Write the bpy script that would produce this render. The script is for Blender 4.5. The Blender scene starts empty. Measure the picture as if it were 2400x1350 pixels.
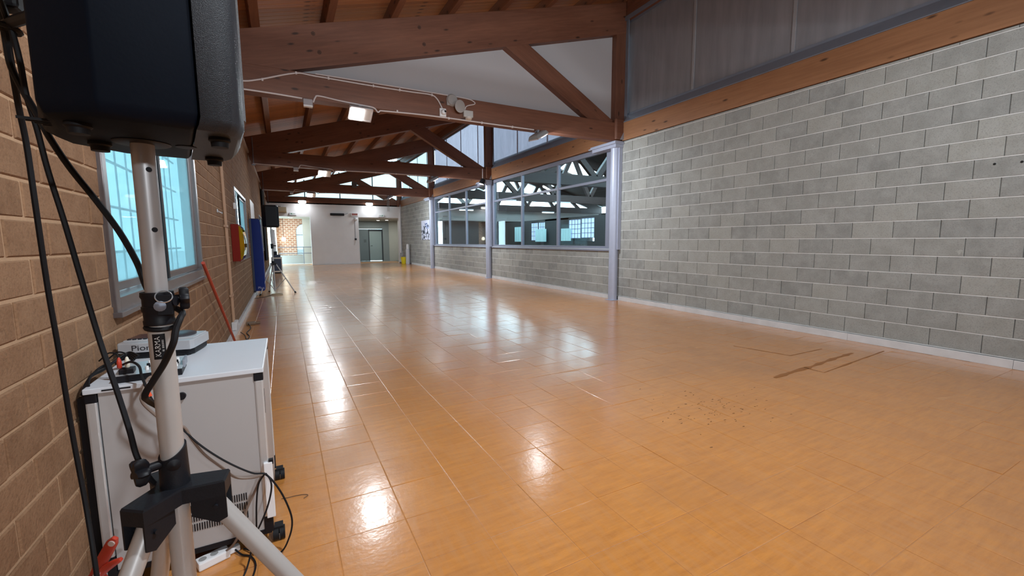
import bpy, bmesh, math, random
from mathutils import Vector, Matrix, Quaternion

random.seed(7)
SC = bpy.context.scene
COL = SC.collection
PI = math.pi
R = math.radians

# ------------------------------------------------------------------ camera, sky, lights, exposure
cam_d = bpy.data.cameras.new('camera')
cam = bpy.data.objects.new('camera', cam_d)
COL.objects.link(cam)
cam_d.sensor_width = 36.0
cam_d.lens = 15.0
cam_d.clip_start = 0.02
cam_d.clip_end = 300
CAM = Vector((0.0, 0.0, 1.30))
yaw, pit, rol = R(28.07), R(6.36), R(-0.32)
fwd = Vector((math.sin(yaw) * math.cos(pit), math.cos(yaw) * math.cos(pit), -math.sin(pit)))
rgt = Vector((math.cos(yaw), -math.sin(yaw), 0))
upv = rgt.cross(fwd)
r2 = rgt * math.cos(rol) + upv * math.sin(rol)
u2 = upv * math.cos(rol) - rgt * math.sin(rol)
cam.matrix_world = Matrix((
    (r2.x, u2.x, -fwd.x, CAM.x), (r2.y, u2.y, -fwd.y, CAM.y), (r2.z, u2.z, -fwd.z, CAM.z), (0, 0, 0, 1)))
SC.camera = cam


def pix(p):                                   # where a world point falls in the 2400x1350 frame
    v = Vector(p) - CAM
    d = v.dot(fwd)
    if d < 0.05:
        return None
    return 1200 + 1000 * v.dot(r2) / d, 675 - 1000 * v.dot(u2) / d, d


world = bpy.data.worlds.new('overcast_sky')
SC.world = world
world.use_nodes = True
wn = world.node_tree.nodes
wbg = wn['Background']
wbg.inputs[0].default_value = (0.58, 0.86, 1.0, 1)
wbg.inputs[1].default_value = 5.5

SC.view_settings.view_transform = 'Standard'
SC.view_settings.look = 'None'
SC.view_settings.gamma = 1.0
SC.view_settings.use_curve_mapping = False
SC.view_settings.exposure = 1.05
SC.cycles.max_bounces = 8
SC.cycles.diffuse_bounces = 4
SC.cycles.glossy_bounces = 4
SC.cycles.transparent_max_bounces = 16
SC.cycles.sample_clamp_indirect = 6.0
SC.cycles.use_denoising = True
LAMP_W = (58.0, 11.0, 15.0, 16.0, 78.0)             # flood lamps, truss by truss from the camera on, last the added fill pair
LAMP_COL = (0.86, 0.94, 1.0)


def area(name, loc, size, watts, aim, col=LAMP_COL, size_y=None):
    d = bpy.data.lights.new(name, 'AREA')
    d.energy = watts
    d.color = col
    d.size = size
    if size_y:
        d.shape = 'RECTANGLE'
        d.size_y = size_y
    o = bpy.data.objects.new(name, d)
    COL.objects.link(o)
    o.location = loc
    o.rotation_euler = Vector(aim).to_track_quat('-Z', 'Y').to_euler()
    return o


# ------------------------------------------------------------------ materials
MATS = {}


def nodes_of(name):
    m = bpy.data.materials.new(name)
    m.use_nodes = True
    nt = m.node_tree
    return m, nt, nt.nodes, nt.links, nt.nodes['Principled BSDF']


def mix_col(nt, fac, a, b, blend='MIX'):
    n = nt.nodes.new('ShaderNodeMix')
    n.data_type = 'RGBA'
    n.blend_type = blend
    for sock, v in ((n.inputs[0], fac), (n.inputs[6], a), (n.inputs[7], b)):
        if isinstance(v, bpy.types.NodeSocket):
            nt.links.new(v, sock)
        elif isinstance(v, (int, float)):
            sock.default_value = v
        else:
            sock.default_value = (v[0], v[1], v[2], 1)
    return n.outputs[2]


def noise(nt, scale, detail=3, vec=None, rough=0.55, mapping=None):
    t = nt.nodes.new('ShaderNodeTexNoise')
    t.inputs['Scale'].default_value = scale
    t.inputs['Detail'].default_value = detail
    t.inputs['Roughness'].default_value = rough
    if vec is None:
        tc = nt.nodes.new('ShaderNodeTexCoord')
        vec = tc.outputs['Object']
    if mapping:
        mp = nt.nodes.new('ShaderNodeMapping')
        mp.inputs['Scale'].default_value = mapping
        nt.links.new(vec, mp.inputs[0])
        vec = mp.outputs[0]
    nt.links.new(vec, t.inputs['Vector'])
    return t.outputs['Fac']


def ramp(nt, fac, stops):
    r = nt.nodes.new('ShaderNodeValToRGB')
    e = r.color_ramp.elements
    while len(e) < len(stops):
        e.new(0.5)
    for i, (p, c) in enumerate(stops):
        e[i].position = p
        e[i].color = (c[0], c[1], c[2], 1) if not isinstance(c, (int, float)) else (c, c, c, 1)
    nt.links.new(fac, r.inputs[0])
    return r.outputs[0]


def world_pos(nt):
    return nt.nodes.new('ShaderNodeNewGeometry').outputs['Position']


def bump(nt, h, strength, dist=0.01):
    b = nt.nodes.new('ShaderNodeBump')
    b.inputs['Strength'].default_value = strength
    b.inputs['Distance'].default_value = dist
    nt.links.new(h, b.inputs['Height'])
    return b.outputs[0]


def math_n(nt, op, a, b):
    n = nt.nodes.new('ShaderNodeMath')
    n.operation = op
    for s, v in ((n.inputs[0], a), (n.inputs[1], b)):
        if isinstance(v, (int, float)):
            s.default_value = v
        else:
            nt.links.new(v, s)
    return n.outputs[0]


def rnd(nt):                                  # one random number per loose piece, whether joined or single
    oi = nt.nodes.new('ShaderNodeObjectInfo').outputs['Random']
    isl = nt.nodes.new('ShaderNodeNewGeometry').outputs['Random Per Island']
    return math_n(nt, 'FRACT', math_n(nt, 'ADD', oi, isl), 0.0)


def plain(name, col, rough=0.5, metal=0.0, var=0.06, scale=14.0, bmp=0.0, coat=0.0, spec=0.5):
    if name in MATS:
        return MATS[name]
    m, nt, N, L, P = nodes_of(name)
    f = noise(nt, scale, 4)
    dark = [c * (1 - var) for c in col]
    lite = [min(1, c * (1 + var)) for c in col]
    L.new(mix_col(nt, f, dark, lite), P.inputs['Base Color'])
    P.inputs['Roughness'].default_value = rough
    P.inputs['Metallic'].default_value = metal
    P.inputs['Specular IOR Level'].default_value = spec
    P.inputs['Coat Weight'].default_value = coat
    if bmp:
        L.new(bump(nt, noise(nt, scale * 6, 3), bmp, 0.003), P.inputs['Normal'])
    MATS[name] = m
    return m


def emit(name, col, strength):
    if name in MATS:
        return MATS[name]
    m, nt, N, L, P = nodes_of(name)
    P.inputs['Base Color'].default_value = (*col, 1)
    P.inputs['Emission Color'].default_value = (*col, 1)
    P.inputs['Emission Strength'].default_value = strength
    MATS[name] = m
    return m


def wood(name, light, dark, axis='X', knots=True, rough=0.55, perobj=0.12):
    m, nt, N, L, P = nodes_of(name)
    sc = {'X': (0.9, 14, 14), 'Y': (14, 0.9, 14), 'Z': (14, 14, 0.9)}[axis]
    g = noise(nt, 2.2, 6, rough=0.65, mapping=sc)
    c = ramp(nt, g, [(0.30, dark), (0.52, [(a + b) / 2 for a, b in zip(light, dark)]), (0.72, light)])
    # lamella joints of glued timber, faint broad bands
    b2 = noise(nt, 0.8, 2, mapping=tuple(s * 0.4 for s in sc))
    c = mix_col(nt, 0.35, c, ramp(nt, b2, [(0.35, dark), (0.65, light)]))
    r = rnd(nt)
    c = mix_col(nt, math_n(nt, 'MULTIPLY', r, perobj * 2), c, [d * 0.55 for d in dark])
    if knots:
        tc = nt.nodes.new('ShaderNodeTexCoord')
        mp = nt.nodes.new('ShaderNodeMapping')
        mp.inputs['Scale'].default_value = {'X': (2.4, 7, 7), 'Y': (7, 2.4, 7), 'Z': (7, 7, 2.4)}[axis]
        L.new(tc.outputs['Object'], mp.inputs[0])
        v = nt.nodes.new('ShaderNodeTexVoronoi')
        v.inputs['Scale'].default_value = 1.0
        v.inputs['Randomness'].default_value = 1.0
        L.new(mp.outputs[0], v.inputs['Vector'])
        spot = ramp(nt, v.outputs['Distance'], [(0.07, 1.0), (0.15, 0.0)])
        c = mix_col(nt, math_n(nt, 'MULTIPLY', spot, 0.85), c, [d * 0.18 for d in dark])
    L.new(c, P.inputs['Base Color'])
    P.inputs['Roughness'].default_value = rough
    L.new(bump(nt, g, 0.12, 0.004), P.inputs['Normal'])
    MATS[name] = m
    return m


WOODX = wood('glulam_timber', (0.24, 0.098, 0.056), (0.125, 0.048, 0.027))
WOODB = wood('wall_beam_timber', (0.46, 0.225, 0.105), (0.27, 0.120, 0.055))
PLANKM = wood('pine_planks', (0.52, 0.215, 0.080), (0.31, 0.120, 0.044), 'X', True, 0.6, 0.22)
PURLM = wood('purlin_timber', (0.27, 0.108, 0.050), (0.14, 0.052, 0.025), 'Y')


def masonry(name, lo, hi, patch, rough, bmp, scale):
    m, nt, N, L, P = nodes_of(name)
    pos = world_pos(nt)
    r = rnd(nt)
    base = mix_col(nt, r, lo, hi)
    n1 = noise(nt, scale, 5, pos)
    base = mix_col(nt, ramp(nt, n1, [(0.35, 0.0), (0.70, 0.55)]), base, patch)
    n2 = noise(nt, 90, 3, pos)
    base = mix_col(nt, ramp(nt, n2, [(0.30, 0.35), (0.50, 0.0)]), base, [c * 0.55 for c in lo])
    n3 = noise(nt, 3.0, 6, pos, 0.75)
    base = mix_col(nt, ramp(nt, n3, [(0.66, 0.0), (0.74, 0.5)]), base, [min(1, c * 1.5) for c in patch])
    L.new(base, P.inputs['Base Color'])
    P.inputs['Roughness'].default_value = rough
    P.inputs['Specular IOR Level'].default_value = 0.25
    L.new(bump(nt, math_n(nt, 'ADD', n1, n2), bmp, 0.006), P.inputs['Normal'])
    MATS[name] = m
    return m


BRICKM = masonry('tan_brick', (0.195, 0.105, 0.056), (0.255, 0.142, 0.078), (0.32, 0.19, 0.11), 0.9, 0.5, 11)
BLOCKM = masonry('grey_concrete_block', (0.265, 0.27, 0.258), (0.365, 0.365, 0.335), (0.43, 0.435, 0.42), 0.92, 0.5, 7)
MORTL = plain('tan_mortar', (0.43, 0.275, 0.165), 0.95, 0, 0.18, 40, 0.4)
MORTR = plain('pale_mortar', (0.56, 0.57, 0.56), 0.95, 0, 0.2, 30, 0.4)


def floor_mat():
    m, nt, N, L, P = nodes_of('orange_vinyl_tile')
    pos = world_pos(nt)
    r = rnd(nt)
    base = mix_col(nt, r, (0.63, 0.252, 0.052), (0.68, 0.280, 0.061))
    st = noise(nt, 6, 6, pos, 0.7, (0.8, 5, 1))          # brushed streaks along the tiles
    base = mix_col(nt, ramp(nt, st, [(0.38, 0.0), (0.70, 0.75)]), base, (0.45, 0.170, 0.042))
    st2 = noise(nt, 7, 5, pos, 0.7, (4.5, 0.7, 1))
    base = mix_col(nt, ramp(nt, st2, [(0.42, 0.0), (0.72, 0.65)]), base, (0.58, 0.275, 0.105))
    dirt = noise(nt, 0.55, 5, pos, 0.6)
    base = mix_col(nt, ramp(nt, dirt, [(0.52, 0.0), (0.70, 0.45)]), base, (0.36, 0.17, 0.075))
    scf = noise(nt, 24, 4, pos, 0.75, (1, 0.35, 1))      # dark scuffs
    base = mix_col(nt, ramp(nt, scf, [(0.70, 0.0), (0.76, 0.7)]), base, (0.15, 0.058, 0.022))
    L.new(base, P.inputs['Base Color'])
    rg = noise(nt, 2.2, 4, pos)
    L.new(ramp(nt, rg, [(0.3, 0.30), (0.75, 0.42)]), P.inputs['Roughness'])
    P.inputs['Specular IOR Level'].default_value = 0.45
    P.inputs['Coat Weight'].default_value = 0.95
    P.inputs['Coat Roughness'].default_value = 0.17
    h = math_n(nt, 'ADD', noise(nt, 9, 4, pos), math_n(nt, 'MULTIPLY', noise(nt, 55, 3, pos), 0.25))
    nb = bump(nt, h, 0.10, 0.012)
    L.new(nb, P.inputs['Normal'])
    L.new(nb, P.inputs['Coat Normal'])
    MATS['floor'] = m
    return m


FLOORM = floor_mat()
GROUT = plain('dirty_joint', (0.50, 0.26, 0.12), 0.6, 0, 0.2, 20)


def glass(name, tint, refl=1.0, alpha_white=0.0, white=(0.8, 0.85, 0.9), streak=True):
    m = bpy.data.materials.new(name)
    m.use_nodes = True
    nt = m.node_tree
    for n in list(nt.nodes):
        if n.type != 'OUTPUT_MATERIAL':
            nt.nodes.remove(n)
    out = [n for n in nt.nodes if n.type == 'OUTPUT_MATERIAL'][0]
    tr = nt.nodes.new('ShaderNodeBsdfTransparent')
    tr.inputs[0].default_value = (*tint, 1)
    last = tr.outputs[0]
    if alpha_white > 0:                        # milky sheet: part clear, part scattering on both faces
        df = nt.nodes.new('ShaderNodeBsdfDiffuse')
        tl = nt.nodes.new('ShaderNodeBsdfTranslucent')
        df.inputs[0].default_value = (*white, 1)
        tl.inputs[0].default_value = (*white, 1)
        a = nt.nodes.new('ShaderNodeMixShader')
        a.inputs[0].default_value = 0.6
        nt.links.new(df.outputs[0], a.inputs[1])
        nt.links.new(tl.outputs[0], a.inputs[2])
        b = nt.nodes.new('ShaderNodeMixShader')
        pos = world_pos(nt)
        s = noise(nt, 2.2, 3, pos, 0.6, (3, 3, 0.35))
        rr = ramp(nt, s, [(0.3, alpha_white * 0.85), (0.7, min(1, alpha_white * 1.12))])
        if streak:
            nt.links.new(rr, b.inputs[0])
        else:
            b.inputs[0].default_value = alpha_white
        nt.links.new(last, b.inputs[1])
        nt.links.new(a.outputs[0], b.inputs[2])
        last = b.outputs[0]
    gl = nt.nodes.new('ShaderNodeBsdfGlossy')
    gl.inputs['Roughness'].default_value = 0.02
    lw = nt.nodes.new('ShaderNodeLayerWeight')   # thin sheet: mirror share grows at a flat angle, same from both sides
    lw.inputs[0].default_value = 0.5
    mx = nt.nodes.new('ShaderNodeMixShader')
    k = math_n(nt, 'MULTIPLY', math_n(nt, 'ADD', math_n(nt, 'MULTIPLY', math_n(nt, 'POWER', lw.outputs['Facing'], 5.0), 0.9), 0.035), refl)
    nt.links.new(k, mx.inputs[0])
    nt.links.new(last, mx.inputs[1])
    nt.links.new(gl.outputs[0], mx.inputs[2])
    nt.links.new(mx.outputs[0], out.inputs[0])
    MATS[name] = m
    return m


GLASS = glass('interior_window_glass', (0.86, 0.89, 0.90), 0.9)
PANEG = glass('frosted_window_glass', (0.27, 0.34, 0.355), 0.15, 0.36, (0.42, 0.56, 0.58), False)
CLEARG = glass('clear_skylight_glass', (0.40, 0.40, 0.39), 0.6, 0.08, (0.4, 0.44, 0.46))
POLYG = glass('polycarbonate_dim_view', (0.33, 0.30, 0.325), 0.6, 0.45, (0.30, 0.30, 0.325))  # same sheet in every bay; each bay's brightness is put into its tint
POLYH = glass('polycarbonate_bright_view', (0.39, 0.355, 0.38), 0.6, 0.42, (0.34, 0.34, 0.365))
POLYD = glass('polycarbonate_grey_view', (0.72, 0.72, 0.76), 0.7, 0.66, (0.68, 0.67, 0.70))
YELLG = glass('yellow_film_cover', (0.95, 0.75, 0.03), 1.2, 0.35, (0.95, 0.75, 0.02))

WHITEP = plain('white_plaster', (0.78, 0.765, 0.775), 0.75, 0, 0.05, 2.5, 0.1)
BOARD = plain('white_board', (0.47, 0.455, 0.47), 0.8, 0, 0.03, 1.2)
GREYP = plain('grey_plaster', (0.42, 0.43, 0.40), 0.8, 0, 0.06, 3)
LIGHTP = plain('beige_plaster', (0.58, 0.57, 0.51), 0.8, 0, 0.05, 3)
TEALP = plain('dark_teal_panel', (0.15, 0.185, 0.19), 0.35, 0, 0.06, 3)
TEALD = plain('teal_door_leaf', (0.30, 0.37, 0.36), 0.35, 0, 0.05, 3)
DARKP = plain('dark_grey_panel', (0.10, 0.105, 0.11), 0.7, 0, 0.1, 3)
STEELB = plain('blue_grey_steel', (0.40, 0.43, 0.54), 0.42, 0.15, 0.08, 9, 0.05)
STEELF = plain('window_frame_steel', (0.25, 0.27, 0.35), 0.42, 0.15, 0.08, 9)
STEELD = plain('dark_blue_grey_steel', (0.20, 0.22, 0.27), 0.5, 0.2, 0.08, 9)
FLASH = plain('zinc_flashing', (0.24, 0.26, 0.31), 0.5, 0.3, 0.12, 6)
ALU = plain('brown_anodised_aluminium', (0.17, 0.145, 0.145), 0.34, 0.55, 0.06, 20)
ALUL = plain('bright_aluminium', (0.72, 0.74, 0.78), 0.25, 0.85, 0.05, 20)
BLACKP = plain('black_plastic', (0.006, 0.006, 0.009), 0.5, 0, 0.2, 30, 0, 0, 0.28)
BLACKR = plain('black_rubber', (0.008, 0.008, 0.010), 0.6, 0, 0.2, 40, 0, 0, 0.25)
HUBP = plain('black_hub_plastic', (0.009, 0.010, 0.014), 0.5, 0, 0.2, 60, 0.1, 0, 0.3)
POLEM = plain('grey_painted_steel', (0.50, 0.475, 0.46), 0.38, 0.25, 0.06, 30)
CABW = plain('white_melamine', (0.40, 0.385, 0.385), 0.42, 0, 0.03, 5)
CABT = plain('white_worktop', (0.62, 0.65, 0.70), 0.35, 0, 0.03, 5)
MARBLE = plain('pale_marble', (0.66, 0.66, 0.67), 0.4, 0, 0.22, 5)
CONDM = plain('white_conduit', (0.66, 0.60, 0.60), 0.5, 0, 0.05, 20)
TANCON = plain('tan_painted_pipe', (0.44, 0.27, 0.17), 0.5, 0, 0.08, 20)
WHITEPL = plain('white_plastic', (0.80, 0.80, 0.82), 0.4, 0, 0.03, 20)
REDP = plain('red_plastic', (0.52, 0.045, 0.022), 0.32, 0, 0.08, 20, 0, 0.3)
REDPAINT = plain('red_painted_steel', (0.19, 0.010, 0.004), 0.55, 0, 0.1, 8, 0, 0, 0.15)
REDPOLE = plain('red_lacquered_pole', (0.42, 0.045, 0.022), 0.35, 0, 0.1, 8)
BLUEM = plain('blue_vinyl_mat', (0.012, 0.030, 0.19), 0.55, 0, 0.12, 4, 0.05, 0, 0.15)
NAVY = plain('navy_panel', (0.015, 0.022, 0.06), 0.45, 0, 0.1, 6)
YELP = plain('yellow_plastic', (0.80, 0.66, 0.02), 0.4, 0, 0.06, 6)
GALV = plain('galvanised_steel', (0.50, 0.52, 0.54), 0.4, 0.6, 0.15, 12)
BRACK = plain('bracket_steel', (0.30, 0.32, 0.37), 0.45, 0.4, 0.12, 12)
TEXTW = plain('white_print', (0.82, 0.82, 0.82), 0.5, 0, 0.02, 5)
TEXTB = plain('black_print', (0.02, 0.02, 0.025), 0.5, 0, 0.05, 5)
GREENP = plain('green_print', (0.02, 0.20, 0.10), 0.5, 0, 0.05, 5)
BEIGEU = plain('beige_plastic', (0.55, 0.47, 0.33), 0.45, 0, 0.04, 5)
LAMPG = emit('lamp_glow', (1.0, 0.97, 0.92), 7.0)
LAMPS = emit('small_lamp_glow', (1.0, 0.97, 0.90), 3.0)
PENDG = emit('pendant_glow', (1.0, 0.93, 0.72), 3.5)
REDLED = emit('red_display', (0.22, 0.06, 0.05), 0.10)


# ------------------------------------------------------------------ mesh helpers
class MB:
    def __init__(self):
        self.v, self.f = [], []

    def add(self, vs, fs):
        n = len(self.v)
        self.v += [Vector(p) for p in vs]
        self.f += [tuple(i + n for i in f) for f in fs]
        return self

    def box(self, x0, x1, y0, y1, z0, z1, M=None):
        vs = [Vector(p) for p in ((x0, y0, z0), (x1, y0, z0), (x1, y1, z0), (x0, y1, z0),
                                  (x0, y0, z1), (x1, y0, z1), (x1, y1, z1), (x0, y1, z1))]
        if M:
            vs = [M @ p for p in vs]
        return self.add(vs, [(0, 3, 2, 1), (4, 5, 6, 7), (0, 1, 5, 4), (1, 2, 6, 5), (2, 3, 7, 6), (3, 0, 4, 7)])

    def loft(self, rings, cap=True, closed=True):
        n = len(rings[0])
        vs = [p for r in rings for p in r]
        fs = []
        for i in range(len(rings) - 1):
            for j in range(n if closed else n - 1):
                k = (j + 1) % n
                fs.append((i * n + j, i * n + k, (i + 1) * n + k, (i + 1) * n + j))
        if cap:
            fs.append(tuple(reversed(range(n))))
            fs.append(tuple(range((len(rings) - 1) * n, len(rings) * n)))
        return self.add(vs, fs)

    def cyl(self, p0, p1, r0, r1=None, n=16, cap=True):
        p0, p1 = Vector(p0), Vector(p1)
        r1 = r0 if r1 is None else r1
        q = (p1 - p0).to_track_quat('Z', 'Y')
        rings = []
        for p, r in ((p0, r0), (p1, r1)):
            rings.append([p + q @ Vector((r * math.cos(2 * PI * i / n), r * math.sin(2 * PI * i / n), 0)) for i in range(n)])
        return self.loft(rings, cap)

    def lathe(self, prof, p0=(0, 0, 0), axis=(0, 0, 1), n=20):
        p0 = Vector(p0)
        q = Vector(axis).to_track_quat('Z', 'Y')
        rings = [[p0 + q @ Vector((r * math.cos(2 * PI * i / n), r * math.sin(2 * PI * i / n), z)) for i in range(n)] for r, z in prof]
        return self.loft(rings)

    def ring(self, c, axis, R_, r, n=24, m=8):
        c = Vector(c)
        q = Vector(axis).to_track_quat('Z', 'Y')
        vs, fs = [], []
        for i in range(n):
            a = 2 * PI * i / n
            for j in range(m):
                b = 2 * PI * j / m
                vs.append(c + q @ Vector(((R_ + r * math.cos(b)) * math.cos(a), (R_ + r * math.cos(b)) * math.sin(a), r * math.sin(b))))
                fs.append((i * m + j, ((i + 1) % n) * m + j, ((i + 1) % n) * m + (j + 1) % m, i * m + (j + 1) % m))
        return self.add(vs, fs)

    def tube(self, pts, r, n=8, smooth=6, cap=True):
        pts = [Vector(p) for p in pts]
        if smooth and len(pts) > 2:
            out = []
            for i in range(len(pts) - 1):
                a = pts[i - 1] if i else pts[0] * 2 - pts[1]
                b, c = pts[i], pts[i + 1]
                d = pts[i + 2] if i + 2 < len(pts) else c * 2 - b
                for k in range(smooth):
                    t = k / smooth
                    out.append(0.5 * ((2 * b) + (c - a) * t + (2 * a - 5 * b + 4 * c - d) * t * t + (3 * b - a - 3 * c + d) * t ** 3))
            out.append(pts[-1])
            pts = out
        rings = []
        t0 = (pts[1] - pts[0]).normalized()
        nrm = t0.orthogonal().normalized()
        for i, p in enumerate(pts):
            t = (pts[min(i + 1, len(pts) - 1)] - pts[max(i - 1, 0)])
            t = t.normalized() if t.length > 1e-9 else t0
            nrm = (nrm - t * nrm.dot(t))
            nrm = nrm.normalized() if nrm.length > 1e-6 else t.orthogonal().normalized()
            bi = t.cross(nrm)
            rings.append([p + (nrm * math.cos(2 * PI * j / n) + bi * math.sin(2 * PI * j / n)) * r for j in range(n)])
        return self.loft(rings, cap)

    def prism(self, poly, d, M=None):           # poly in 3D, pushed along d
        d = Vector(d)
        a = [Vector(p) for p in poly]
        b = [p + d for p in a]
        if M:
            a = [M @ p for p in a]
            b = [M @ p for p in b]
        return self.loft([a, b])

    def build(self, name, mat, parent=None, world_space=False, smooth=False, bevel=0.0, label=None):
        off = Vector((0, 0, 0))
        if world_space and parent is not None:
            p = parent
            while p is not None:
                off += p.location
                p = p.parent
        me = bpy.data.meshes.new(name)
        me.from_pydata([tuple(p - off) for p in self.v], [], self.f)
        bm = bmesh.new()
        bm.from_mesh(me)
        bmesh.ops.recalc_face_normals(bm, faces=bm.faces)
        if bevel:
            bmesh.ops.bevel(bm, geom=[e for e in bm.edges if len(e.link_faces) == 2 and e.calc_face_angle(0) > 0.6],
                            offset=bevel, segments=2, affect='EDGES', profile=0.6)
        bm.to_mesh(me)
        bm.free()
        if smooth:
            for p in me.polygons:
                p.use_smooth = True
            try:
                me.set_sharp_from_angle(angle=R(40))
            except Exception:
                pass
        o = bpy.data.objects.new(name, me)
        COL.objects.link(o)
        if mat:
            me.materials.append(mat)
        if parent is not None:
            o.parent = parent
        if label:
            o['label'] = label
        return o


def tag(o, label=None, cat=None, group=None, kind=None):
    if label:
        o['label'] = label
    if cat:
        o['category'] = cat
    if group:
        o['group'] = group
    if kind:
        o['kind'] = kind
    return o


def thing(name, loc, label, cat, group=None, kind=None):
    o = bpy.data.objects.new(name, None)
    o.empty_display_size = 0.1
    COL.objects.link(o)
    o.location = loc
    return tag(o, label, cat, group, kind)


def copy_obj(o, parent=None, loc=None):
    c = o.copy()
    COL.objects.link(c)
    if parent is not None:
        c.parent = parent
    if loc is not None:
        c.location = loc
    return c


def copy_tree(o, loc, label=None):
    kids = [(ch, list(ch.children)) for ch in o.children]
    c = copy_obj(o, None, loc)
    if label:
        c['label'] = label
    for ch, gs in kids:
        d = copy_obj(ch, c)
        for g in gs:
            copy_obj(g, d)
    return c


def text_obj(name, body, size, mat, parent, loc, rot, extrude=0.0005, align='CENTER', sx=1.0):
    cu = bpy.data.curves.new(name, 'FONT')
    cu.body = body
    cu.size = size
    cu.extrude = extrude
    cu.align_x = align
    cu.align_y = 'CENTER'
    tmp = bpy.data.objects.new(name + '_tmp', cu)
    COL.objects.link(tmp)
    dg = bpy.context.evaluated_depsgraph_get()
    me = bpy.data.meshes.new_from_object(tmp.evaluated_get(dg))
    me.name = name
    bpy.data.objects.remove(tmp)
    for v in me.vertices:
        v.co.x *= sx
    me.materials.clear()
    me.materials.append(mat)
    o = bpy.data.objects.new(name, me)
    COL.objects.link(o)
    o.parent = parent
    o.location = loc
    o.rotation_euler = rot
    return o


def beam(name, p0, p1, wy, dz, mat, parent, up=(0, 0, 1), bevel=0.006, label=None):
    """a straight timber from p0 to p1, dz deep and wy wide, its own X axis along the grain"""
    p0, p1 = Vector(p0), Vector(p1)
    L_ = (p1 - p0).length
    o = MB().box(-L_ / 2, L_ / 2, -wy / 2, wy / 2, -dz / 2, dz / 2).build(name, mat, parent, bevel=bevel, label=label)
    x = (p1 - p0).normalized()
    z = (Vector(up) - x * Vector(up).dot(x)).normalized()
    y = z.cross(x)
    M = Matrix((x, y, z)).transposed().to_4x4()
    base = Vector((0, 0, 0))
    q = parent
    while q is not None:
        base += q.location
        q = q.parent
    M.translation = (p0 + p1) / 2 - base
    o.matrix_local = M
    return o


# ------------------------------------------------------------------ dimensions of the hall
XL, XR = -0.685, 6.35
Y0, YF = -5.9, 26.05
TRUSS_Y = [0.70, 7.10, 13.45, 19.80, 26.15]


def roof_z(x):                                  # underside of the planks
    return 4.385 + 0.288 * x


# ------------------------------------------------------------------ floor
fl = MB().box(XL - 0.02, XR + 0.1, Y0, 28.2, -0.14, -0.0018).build('floor', GROUT)
tag(fl, kind='structure')
T = 0.30
tile_v = [(-.5, -.5, -.012), (.5, -.5, -.012), (.5, .5, -.012), (-.5, .5, -.012)]


def tile_mesh(w, d):
    mb = MB()
    c = 0.003
    w, d = w / 2, d / 2
    r0 = [(-w, -d, -.010), (w, -d, -.010), (w, d, -.010), (-w, d, -.010)]
    r1 = [(-w, -d, -.0008), (w, -d, -.0008), (w, d, -.0008), (-w, d, -.0008)]
    w2, d2 = w - c, d - c
    r2_ = [(-w2, -d2, 0), (w2, -d2, 0), (w2, d2, 0), (-w2, d2, 0)]
    return mb.loft([r0, r1, r2_])


slots = []
for iy in range(-24, 92):
    y = 1.292 + 0.3 * iy + 0.15
    if y < Y0 + 0.15 or y > 28.1:
        continue
    for ix in range(-3, 22):
        x0, x1 = 0.135 + 0.3 * ix, 0.435 + 0.3 * ix
        x0, x1 = max(x0, XL), min(x1, XR)
        if x1 - x0 < 0.03:
            continue
        if y > 26.2 and not (x1 < 1.5):
            continue
        x = (x0 + x1) / 2
        q = pix((x, y, 0))
        inside = q and -60 < q[0] < 2460 and q[1] < 1420
        slots.append(((Vector((x, y, 0)) - CAM).length + (0 if inside else 500), x, y, x1 - x0))
slots.sort()
full = None
stuff = MB()
for k, (d, x, y, w) in enumerate(slots):
    tx, ty = random.gauss(0, 0.0042), random.gauss(0, 0.0022)
    z = random.uniform(-0.0006, 0.0004)
    if k < 300 and d < 400:
        if abs(w - T) < 1e-6:
            if full is None:
                full = tile_mesh(T - 0.0014, T - 0.0014).build('floor_tile', FLOORM, fl)
                o = full
            else:
                o = copy_obj(full, fl)
        else:
            o = tile_mesh(w - 0.0014, T - 0.0014).build('floor_tile', FLOORM, fl)
        o.location = (x, y, z)
        o.rotation_euler = (tx, ty, 0)
    else:
        M = Matrix.Translation((x, y, z)) @ Matrix.Rotation(tx, 4, 'X') @ Matrix.Rotation(ty, 4, 'Y')
        t = tile_mesh(w - 0.0014, T - 0.0014)
        stuff.add([M @ p for p in t.v], t.f)
tag(stuff.build('floor_tiles', FLOORM, fl), kind='stuff')

# ------------------------------------------------------------------ left brick wall with three windows
CR, Z0C, BP = 0.1178, -0.041, 0.2543
WIN = [(-3.75, -1.30, 0.975, 2.24), (2.51, 4.92, 0.975, 2.24), (8.70, 11.22, 0.975, 2.24), (17.2, 19.7, 0.975, 2.24)]  # the first, behind the camera, is unseen and added for fill daylight
wl = MB()
ys = [Y0 - 0.3] + [v for w in WIN for v in w[:2]] + [YF + 0.25]
for i in range(0, len(ys), 2):
    wl.box(XL - 0.10, XL - 0.007, ys[i], ys[i + 1], -0.1, 3.62)
for a, b, c, d in WIN:
    wl.box(XL - 0.10, XL - 0.007, a, b, -0.1, c)
    wl.box(XL - 0.10, XL - 0.007, a, b, d, 3.62)
wall_left = tag(wl.build('wall_left', MORTL), kind='structure')


def brick_mesh(L_, H, dirx, dep=0.03, ch=0.004):
    """a block lying along Y, its face at x=0, its body running away from the room"""
    mb = MB()
    rings = []
    for ins, xx in ((0, -dep), (0, -ch), (ch, 0)):
        a, b = L_ / 2 - ins, H / 2 - ins
        rings.append([(xx * dirx, -a, -b), (xx * dirx, a, -b), (xx * dirx, a, b), (xx * dirx, -a, b)])
    return mb.loft(rings)


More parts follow.
